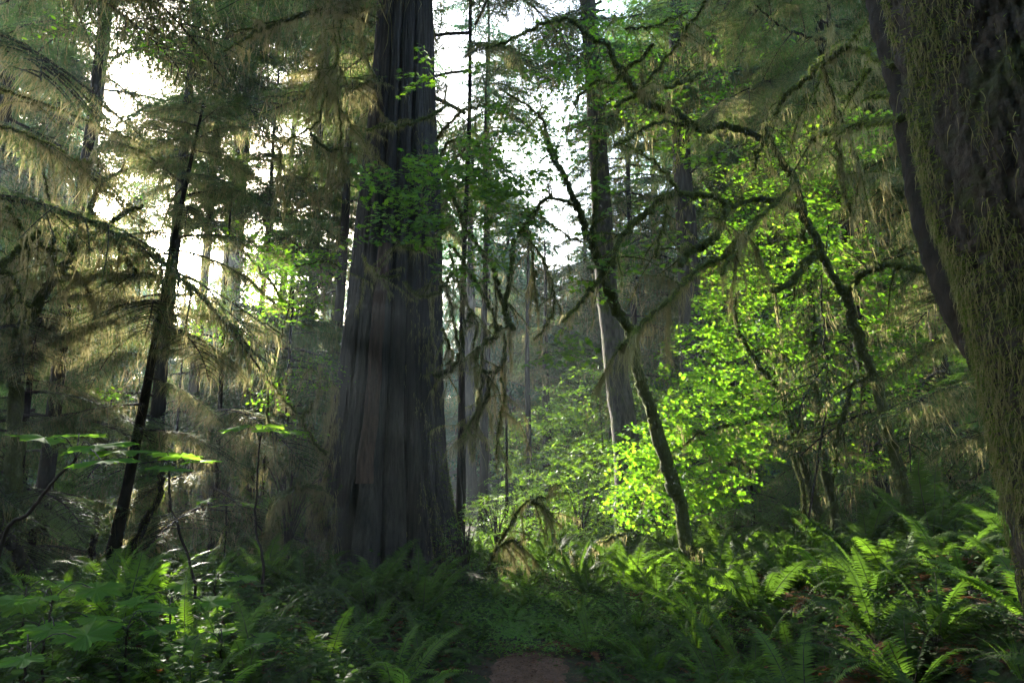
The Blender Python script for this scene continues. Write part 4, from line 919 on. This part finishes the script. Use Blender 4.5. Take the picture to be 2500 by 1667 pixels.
for k, a in enumerate([
    ('salmonberry_shrub', 'rounded bright green leafy shrub straight beyond the end of the path', 1415, 14.5, 1.3, 2.1, 360, .10, 3),
    ('salmonberry_shrub', 'leafy green shrub left of the rounded bright shrub beyond the path', 1290, 16.5, 1.3, 1.7, 260, .10, 3),
    ('salmonberry_shrub', 'tall leafy shrub climbing the slope behind the mossy conifer trunk', 1480, 19, 2.0, 4.6, 480, .13, 1),
    ('salmonberry_shrub', 'broad leafy shrub on the slope above the rounded bright shrub', 1370, 21, 2.2, 3.4, 420, .13, 1),
    ('salmonberry_shrub', 'leafy shrub between the mossy conifer trunk and the glowing maple leaves', 1590, 16, 1.6, 3.4, 420, .11, 3),
    ('salmonberry_shrub', 'leafy shrub low behind the maple stem beside the path', 1610, 12.5, 1.2, 1.3, 260, .08, 3),
    ('salmonberry_shrub', 'leafy shrub glimpsed under the glowing maple leaves', 1760, 16.5, 1.6, 2.6, 320, .10, 3),
    ('salmonberry_shrub', 'sunlit low shrub in the gap left of the giant cedar', 560, 12.5, 1.2, 1.3, 200, .08, 3),
    ('salmonberry_shrub', 'leafy shrub just past the right foot of the giant cedar', 1215, 12.2, .8, 1.1, 170, .07, 3)]):
    shrub(*a, 700 + k)
shrub('huckleberry_bush', 'small-leaved dark bush growing on the left foot of the giant cedar', 0, 0, .75, 1.5, 260, .035, 1, 720, 'fern', None, 26, base=(-2.95, 9.3, .35))
shrub('huckleberry_bush', 'small-leaved bush hugging the right foot of the giant cedar', 0, 0, .35, 1.0, 120, .035, 1, 721, 'shrub', None, 14, base=(-.62, 9.55, .1))

# ------------------------------------------------------------------ big-leaved thorny plants (devil's club)
def club(label, stem, leaves, seed, r=.012):
    rng = np.random.default_rng(seed); b = np.array(stem[0]); b[2] = min(b[2], float(gz(b[0], b[1]))) ; t = thing('big_leaved_plant', label, 'plant', b, 'tall plants with big flat lobed leaves')
    P = smooth([b] + list(stem[1:]), 6); P[1:-1] += rng.normal(0, .006, (len(P) - 2, 3)); g = MB(); tube(g, P, np.linspace(r * 1.2, r * .7, len(P)), 8, 0, .06, rng)
    fuzz(g, P[rng.integers(0, len(P), 500)] + rng.normal(0, .008, (500, 3)), rdir(rng, 500), .014, .002, rng)
    obj('stem', g, ['bark_dark'], t, b); top = P[-1]
    for q, s in leaves:
        g = MB(); d = np.array(q) - top; h = norm(d * [1, 1, 0] + rng.normal(0, .08, 3) * [1, 1, .4])
        m = np.linspace(0, 1, 5)[:, None]; pp = top + d * m + np.array([0, 0, .06]) * np.sin(m * 3.14)
        tube(g, pp, .0035, 5, 1)
        n_ = norm(np.array([[0, -.12, 1.]]) + rng.normal(0, .07, (1, 3)) + h[None] * .10)
        inst(g, LEAF_CLUB[0] + np.stack([0 * LEAF_CLUB[0][:, 0], 0 * LEAF_CLUB[0][:, 0], rng.normal(0, .012, len(LEAF_CLUB[0]))], -1), LEAF_CLUB[1], basis(h[None], n_) * s, pp[-1][None], 0)
        obj('leaf', g, ['club', 'twig'], t, b)
def cp(x, y, d): return c4((x, y), d=(d, d))[0]
club('tall plant, big flat lobed leaves on a long stalk leaning in from the left', [cp(-60, 1250, 4.4), cp(0, 975, 4.4), cp(130, 810, 4.4), cp(230, 690, 4.3), cp(335, 575, 4.2)],
     [(cp(240, 490, 4.2), .36), (cp(350, 470, 4.6), .34), (cp(395, 520, 4.1), .40), (cp(480, 545, 4.2), .42), (cp(445, 585, 3.8), .36)], 81)
club('tall plant, big flat leaves on a thin curved stalk above the left ferns', [cp(870, 1240, 6), cp(855, 1100, 6), cp(800, 930, 6), cp(755, 780, 6), cp(745, 640, 6)],
     [(cp(735, 550, 6), .34), (cp(800, 575, 5.8), .36), (cp(860, 590, 5.8), .34), (cp(715, 610, 5.7), .26), (cp(780, 622, 5.5), .26)], 82)
club('tall plant with flat sunlit leaves on the straight stalk nearest the giant cedar', [cp(1150, 1220, 6.6), cp(1162, 1040, 6.6), cp(1130, 900, 6.6), cp(1132, 700, 6.6), cp(1150, 480, 6.6)],
     [(cp(1080, 435, 6.6), .36), (cp(1170, 428, 6.9), .34), (cp(1200, 455, 6.3), .36), (cp(1260, 460, 6.6), .32)], 83)
for k, (x, y, d, dz, n, lab) in enumerate([(110, 1170, 5.0, .5, 3, 'low plant with flat blue-green leaves by the left edge below the arched log'), (230, 1200, 4.6, .4, 3, 'low plant with flat pale leaves right of the one below the arched log'),
    (950, 1120, 5.8, .5, 3, 'low big-leaved plant among ferns under the tall straight stalk'), (760, 1215, 5, .4, 3, 'low big-leaved plant at the centre of the left ferns'), (200, 1330, 4.3, .35, 4, 'big-leaved plant spreading over the bottom left ferns'),
    (560, 1330, 4.5, .3, 3, 'big-leaved plant with one bright green leaf in the left ferns'), (120, 1440, 3.9, .35, 4, 'large-leaved plant nearest the bottom left corner'), (980, 1390, 4.8, .3, 3, 'small big-leaved plant low in the ferns before the cedar'), (1000, 780, 8, .5, 3, 'distant big-leaved plant left of the giant cedar foot')]):
    top = cp(x, y, d); rng = np.random.default_rng(90 + k)
    club(lab, [np.array([top[0] + .05, d, float(gz(top[0], d))]), top - np.array([0, 0, .1]), top], [(top + np.array([math.cos(a) * .22, math.sin(a) * .2, rng.uniform(-.02, .06)]), rng.uniform(.24, .36)) for a in np.arange(n) * 6.28 / n + rng.uniform(0, 3)], 91 + k, r=.007)
for k, (x, y, d) in enumerate([(1010, 1320, 9.8), (1225, 1312, 9.6)]):
    top = c5((x, y), d=(d, d))[0]; b = np.array([top[0], d, float(gz(top[0], d))])
    club(['bright low big-leaved plant lit by the sun beyond the path, left one', 'bright low big-leaved plant lit by the sun beyond the path, right one'][k], [b, (b + top) / 2, top], [(top + np.array([math.cos(a) * .2, math.sin(a) * .15, .02]), .3) for a in (0, 2.1, 4.2)], 110 + k, .006)

# ------------------------------------------------------------------ ferns
def frond(seed, L=1.0, droop=.6, npn=40, w=.115, strap=False):
    rng = np.random.default_rng(seed); g = MB(); s = np.linspace(0, 1, 15)
    curve = lambda s: np.stack([L * (s - .22 * droop * s * s), .04 * L * np.sin(s * 2.2 + seed) * s, L * (.62 * s - droop * .75 * s * s * s - .1 * s * s)], -1)
    tube(g, curve(s), np.linspace(.0045, .0012, 15) * L ** .5, 4, 1, cap=False)
    t = np.linspace(.14, .995, npn); p = curve(t); T = norm(curve(t + .01) - p); up = norm(np.cross(T, np.array([0, 1., 0])) * -1)
    up = norm(np.array([0, 0, 1.]) - T * T[:, 2:3]); sd = np.cross(up, T)
    ln = L * w * np.clip(np.sin(np.pi * np.clip((t - .06) / .94, 0, 1) ** .62), .06, 1) ** .8
    ln = ln * (1 - .35 * t)
    tv = np.array([(0, .10, 0), (0, -.10, 0), (.12, -.16, .0), (.12, .16, 0), (.55, .11, .02), (.55, -.11, .02), (1, 0, -.06)]); tf = np.array([(0, 1, 2), (0, 2, 3), (3, 2, 5), (3, 5, 4), (4, 5, 6)])
    if strap: tv[:, 1] *= 1.5
    for q in (1, -1):
        X = norm(sd * q + T * .28 + up * rng.normal(-.10, .10, (npn, 1)) + rng.normal(0, .05, (npn, 3))); l2 = ln * rng.uniform(.85, 1.1, npn)
        Rm_ = basis(X, up); wd = L * (.86 / npn) / .32 * 1.0
        Rm_ = np.stack([Rm_[..., 0] * l2[:, None], Rm_[..., 1] * np.minimum(wd, l2 * .9)[:, None], Rm_[..., 2] * l2[:, None]], -1)
        inst(g, tv, tf, Rm_, p)
    return g
FR = [frond(i, 1.0, [.45, .6, .75, .55, .9, .35][i], 42) for i in range(6)]
STRAPS = [frond(20 + i, 1.0, [.3, .5, .7][i], 46, .06, True) for i in range(3)]
def fm(lst, n, m): return [mesh(n, a, [m, 'twig']) for a in lst]
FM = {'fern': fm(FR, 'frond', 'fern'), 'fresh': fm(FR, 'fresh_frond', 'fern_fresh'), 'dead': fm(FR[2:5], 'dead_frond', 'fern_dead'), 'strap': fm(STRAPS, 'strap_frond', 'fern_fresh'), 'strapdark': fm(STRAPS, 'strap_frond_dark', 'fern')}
WHOLE = {}
def fmats(rng, n, L, up=(.2, 1.1)):
    out = []
    for i in range(n):
        az = i * 2.399 + rng.uniform(-.4, .4); el = rng.uniform(*up) * (.5 + .5 * (i / n)); l = L * rng.uniform(.75, 1.15)
        out.append(Matrix.Rotation(az, 4, 'Z') @ Matrix.Rotation(-el, 4, 'Y') @ Matrix.Rotation(rng.normal(0, .3), 4, 'X') @ Matrix.Scale(l, 4))
    return out
def fern(b, L, kind, label, group, rng, parts=True, n=15, up=(.1, .95), dead=2):
    if parts:
        t = thing('sword_fern' if kind in ('fern', 'fresh') else 'deer_fern', label, 'fern', b, group, rng.uniform(0, 6))
        for i, m in enumerate(fmats(rng, n, L, up)):
            o = bpy.data.objects.new('frond', FM[kind][rng.integers(len(FM[kind]))]); COL.objects.link(o); o.parent = t; o.matrix_basis = m
        for i, m in enumerate(fmats(rng, dead, L * .9, (-.5, -.1))):
            o = bpy.data.objects.new('dead_frond', FM['dead'][rng.integers(3)]); COL.objects.link(o); o.parent = t; o.matrix_basis = m; o['label'] = 'withered rusty brown frond'
        return t
    key = (kind, int(rng.integers(4)))
    if key not in WHOLE:
        r2 = np.random.default_rng(key[1] + 5); g = MB(); src = {'fern': FR, 'fresh': FR, "strap": STRAPS}[kind]
        def put(ms, lst, mi):
            for m in ms:
                A = np.array(m); fr = lst[r2.integers(len(lst))]; V0 = np.concatenate(fr.V) @ A[:3, :3].T; s = g.n; g.V.append(V0); g.n += len(V0)
                for F, q, sm in fr.F: g.F.append((F + s, q if mi is None else (mi if q == 0 else 1), sm))
        put(fmats(r2, 14, 1.0, (.1, .95)), src, None); put(fmats(r2, 2, .9, (-.5, -.1)), FR, 2)
        WHOLE[key] = mesh('fern', g, ['fern_fresh' if kind != 'fern' else 'fern', 'twig', 'fern_dead'])
    o = bpy.data.objects.new('sword_fern', WHOLE[key]); COL.objects.link(o); o.location = tuple(b); o.rotation_euler = (0, 0, rng.uniform(0, 6)); o.scale = (L, L, L * rng.uniform(.9, 1.15))
    return tag(o, label, 'fern', group)
rng = np.random.default_rng(77); placed = []
def fok(x, y, s):
    if abs(x - path_x(y)) < .52 + .25 * (y < 9.5) and y < 6.6: return False
    if (x - CB[0]) ** 2 + (y - D0) ** 2 < 1.75 ** 2: return False
    return all((x - a) ** 2 + (y - c) ** 2 > s * s for a, c in placed)
special = [  # px, py of the crown base, d, size, kind, label
    (1700, 1545, 6.4, .62, 'strap', 'bright upright deer fern with strap-like fronds below the leaning mossy maple', 24, (.6, 1.25)),
    (2470, 1440, 4.3, .42, 'strap', 'small rosette of strap-like fronds on the bank at the right edge', 14, (.4, 1.1)),
    (905, 1500, 7.3, 1.05, 'fern', 'large dark sword fern against the foot of the giant cedar', 20, (.2, 1.1)),
    (1010, 1480, 7.6, 1.0, 'fern', 'arching sword fern at the right of the big clump before the cedar', 18, (.1, .9)),
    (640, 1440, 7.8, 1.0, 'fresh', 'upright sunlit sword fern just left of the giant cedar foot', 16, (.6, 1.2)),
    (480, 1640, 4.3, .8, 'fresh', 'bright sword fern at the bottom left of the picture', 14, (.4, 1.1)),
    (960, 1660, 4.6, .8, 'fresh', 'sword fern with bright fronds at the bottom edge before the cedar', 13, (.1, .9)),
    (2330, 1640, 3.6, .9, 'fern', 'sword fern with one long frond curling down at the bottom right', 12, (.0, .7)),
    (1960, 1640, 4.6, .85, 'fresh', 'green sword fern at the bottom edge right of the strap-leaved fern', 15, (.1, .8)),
    (2120, 1450, 7.5, 1.25, 'fern', 'tall sword fern before the foot of the sinuous maple', 20, (.5, 1.2)),
    (2290, 1400, 7.2, 1.3, 'fern', 'tall spreading sword fern left of the bank at the right edge', 20, (.4, 1.2)),
    (1440, 1600, 6.6, .6, 'fresh', 'small fresh sword fern on the right side of the path', 13, (.1, .9)),
    (1290, 1560, 8.6, .5, 'fresh', 'small sunlit sword fern where the path bends away', 12, (.1, .8)),
    (160, 1560, 4.6, .9, 'fern', 'blue-green sword fern near the bottom left corner', 16, (.2, .9))]
for px, py, d, L, kind, lab, n, up in special:
    x = W(px, py, d)[0]; placed.append((x, d)); fern((x, d, float(gz(x, d))), L, kind, lab, None, rng, True, n, up)
cnt = 0
for _ in range(6000):
    y = rng.uniform(3.4, 15); x = rng.uniform(-.72, .8) * (y + 1.0)
    if not fok(x, y, .36 + .02 * y): continue
    if y < 3.8 and abs(x) < 1.2: continue
    if abs(x) < 1.5 and y < 7.5 and rng.random() < .3: continue
    placed.append((x, y)); L = rng.uniform(.55, .95) * (1.15 if x > 2 and y > 6 else 1)
    if -.75 < x - path_x(y) < .9 and y < 10: L *= .55
    if y < 4.6: L *= .8
    side = 'left' if x < path_x(y) else 'right'; far = y > 7.6
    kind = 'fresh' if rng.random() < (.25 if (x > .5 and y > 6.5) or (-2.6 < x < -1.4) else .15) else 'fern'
    lab = ('smaller sword fern in the far part of the fern bed on the ' if far else 'dark arching sword fern in the near fern bed on the ') + side + (' of the path')
    lab = ('smaller sword fern in the far ' if far else 'dark arching sword fern in the near ') + side + ' fern bed'
    fern((x, y, float(gz(x, y)) - .02), L, kind, lab, ('far' if far else 'near') + ' fern bed ' + side + ' of the path', rng, not far, dead=int(rng.integers(2, 8))); cnt += 1
print('ferns', cnt)

# ------------------------------------------------------------------ low cover, litter
def scatter(name, n, T, mat, size, region, hmax, seed, tilt=.4, dens=None):
    rng = np.random.default_rng(seed); y = region[2] + (region[3] - region[2]) * rng.random(n) ** 1.3; x = rng.uniform(region[0], region[1], n) * (y + 1 if region[4] else 1)
    k = ((np.abs(x - path_x(y)) > .40 + .12 * rng.random(n)) | (y > 6.1 + .3 * rng.random(n))) & ((x - CB[0]) ** 2 + (y - D0) ** 2 > 1.4 ** 2)
    cl = np.sin(x * 3 + seed) * np.cos(y * 2.3 - seed) + .7 * np.sin(x * 7 + y * 5) + rng.normal(0, .5, n); k &= cl > -.5; x, y, cl = x[k], y[k], cl[k]; n = len(x)
    h = hmax * rng.random(n) ** .8 * np.clip(.5 + .4 * cl, .15, 1); edge = np.clip((np.abs(x - path_x(y)) - .35) / .7, .08, 1); h = h * np.where(y < 6.4, edge, 1)
    P = np.stack([x, y, gz(x, y) + .01 + h], -1); a = rng.uniform(0, 6.28, n); X = np.stack([np.cos(a), np.sin(a), rng.normal(-.1, .2, n)], -1)
    g = MB(); inst(g, T[0], T[1], basis(X, np.array([0, -.1, 1.]) + rng.normal(0, tilt, (n, 3))) * (size * rng.uniform(.5, 1.3, n))[:, None, None], P)
    tag(obj(name, g, [mat]), kind='stuff')
scatter('fallen_leaves', 14000, LEAF_OVAL, 'litter', .07, (-.8, .8, 3.2, 18, 1), .03, 1, .3)
scatter('undergrowth', 50000, LEAF_OVAL, 'salal', .065, (-.8, -.02, 3.4, 12, 1), .50, 2, .5)
scatter('undergrowth', 60000, LEAF_OVAL, 'salal', .055, (.02, .8, 3.4, 16, 1), .40, 3, .5)
scatter('ground_cover', 40000, LEAF_CLOVER, 'clover', .055, (-.12, .30, 6.4, 18, 1), .25, 4, .35)
scatter('ground_cover', 22000, LEAF_CLOVER, 'shrub', .10, (-.8, .8, 12, 26, 1), .75, 5, .5)
scatter('ground_cover', 30000, LEAF_CLOVER, 'clover', .06, (-.16, .22, 7.2, 14, 1), .22, 9, .35)
scatter('ground_cover', 30000, LEAF_OVAL, 'clover', .05, (-.16, .22, 7.0, 14, 1), .18, 12, .35)
# litter on the path itself
n = 9000; y = rng.uniform(4.0, 6.8, n); x = path_x(y) + rng.normal(0, .22, n); a = rng.uniform(0, 6.28, n); g = MB()
inst(g, LEAF_OVAL[0], LEAF_OVAL[1], basis(np.stack([np.cos(a), np.sin(a), 0 * a], -1), np.array([0, 0, 1.]) + rng.normal(0, .2, (n, 3))) * (rng.uniform(.006, .022, n) * (1 + 1.3 * (rng.random(n) < .08)))[:, None, None], np.stack([x, y, gz(x, y) + .042], -1)); tag(obj('needle_litter', g, ['litter']), kind='stuff')

# --- fallen mossy branches leaning over the path end, with a clump of dead moss
for lab, base, sets in [
    ('fallen mossy branch hanging beyond the path with a tangle of brown moss', (1470, 9.8), [(c5((1400, 905), (1370, 920), (1290, 960), (1240, 1012), (1200, 1050), (1162, 1062), d=(10.2, 9.8)), .022, .030, .1, 50), (c5((1165, 1060), (1182, 1110), (1235, 1200), (1255, 1260), d=(9.8, 9.8)), .022, .008, .2, 160),
        (c5((1165, 1060), (1130, 1100), (1060, 1150), (990, 1210), (960, 1250), d=(9.8, 9.6)), .018, .006, .2, 240), (c5((1160, 1065), (1140, 1140), (1100, 1220), (1070, 1290), d=(9.8, 9.6)), .016, .006, .2, 200), (c5((1165, 1080), (1200, 1120), (1260, 1160), (1290, 1220), d=(9.8, 9.7)), .014, .006, .16, 180)]),
    ('dead mossy branch sticking up right of the giant cedar', (1180, 9.6), [(c5((790, 1095), (830, 985), (870, 920), (902, 868), (922, 820), (972, 770), (1020, 752), (1066, 738), d=(9.6, 9.4)), .024, .012, .12, 60), (c5((990, 765), (1030, 790), (1060, 810), (1082, 855), d=(9.4, 9.4)), .030, .016, .12, 90), (c5((830, 985), (870, 950), (920, 945), (960, 980), d=(9.5, 9.4)), .026, .010, .16, 110), (c5((800, 1060), (830, 1090), (825, 1150), d=(9.5, 9.5)), .02, .01, .12, 80)]),
    ('arched mossy dead branch reaching left from the giant cedar foot', (640, 8.8), [(c4((1420, 710), (1340, 708), (1270, 725), (1220, 760), (1200, 800), (1185, 900), d=(9.2, 8.8)), .030, .035, .22, 120)])]:
    b = np.array(sets[0][0][-1]); o = thing('fallen_branch', lab, 'branch', b)
    for pts, r0, r1, hl, hd in sets: limb(o, b, pts, r0, r1, hl=hl, hd=hd, fl=.04, twigs=8, twl=.45)

# ------------------------------------------------------------------ the trees behind the viewer that shade the glade
for k, (x, y) in enumerate([(-7, -3), (-3, -7), (3.5, -6), (8, -2), (-14, -3), (14, -4), (-6, -14), (5, -15), (14, -9), (-15, -8), (0, -4.5), (-4.5, -2.5), (6, -3.5), (-10, -6), (10.5, -6), (0, -11), (-10, -1.5), (11, -1.5)]):
    b = np.array([x, y, float(gz(x, y))]); rng = np.random.default_rng(800 + k); t = thing('shade_conifer', 'conifer standing behind the viewpoint, out of the picture', 'tree', b, 'conifers behind the viewpoint')
    obj('trunk', trunk_tube(b, 26, .3, (0, 0), rng, 12), ['bark'], t, b)
    P, X, Nn, L = bough_frames(b, b[2] + 26, b[2] + 2.5, 5.6, 150, rng, power=.4); kk_ = ((P + X * L[:, None])[:, 1] + .2 * L < -.4) & (P[:, 1] < -.8); P, X, Nn, L = P[kk_], X[kk_], Nn[kk_], L[kk_]; g = MB(); v = rng.integers(0, 3, len(P)); Rm_ = basis(X, Nn)
    for q in range(3):
        s = v == q; stamp(g, FLAT_FAR[q], Rm_[s] * (L[s] / 2)[:, None, None], P[s])
    obj('crown', g, ['needle_far', 'twig', 'moss'], t, b)

# ------------------------------------------------------------------ haze
g = MB(); x0, x1, y0, y1, z0, z1 = -118, 118, -118, 150, -4, 52
V = [(x, y, z) for x in (x0, x1) for y in (y0, y1) for z in (z0, z1)]
g.add(V, [(0, 1, 3, 2), (4, 6, 7, 5), (0, 4, 5, 1), (2, 3, 7, 6), (0, 2, 6, 4), (1, 5, 7, 3)])
m, t = nmat('haze'); v = N(t, 'ShaderNodeVolumePrincipled'); v.inputs['Color'].default_value = (.72, .88, 1, 1); v.inputs['Density'].default_value = .0010; v.inputs['Anisotropy'].default_value = .5
o_ = N(t, 'ShaderNodeOutputMaterial'); t.links.new(v.outputs[0], o_.inputs['Volume']); M['haze'] = m
tag(obj('haze', g, ['haze']), kind='stuff')
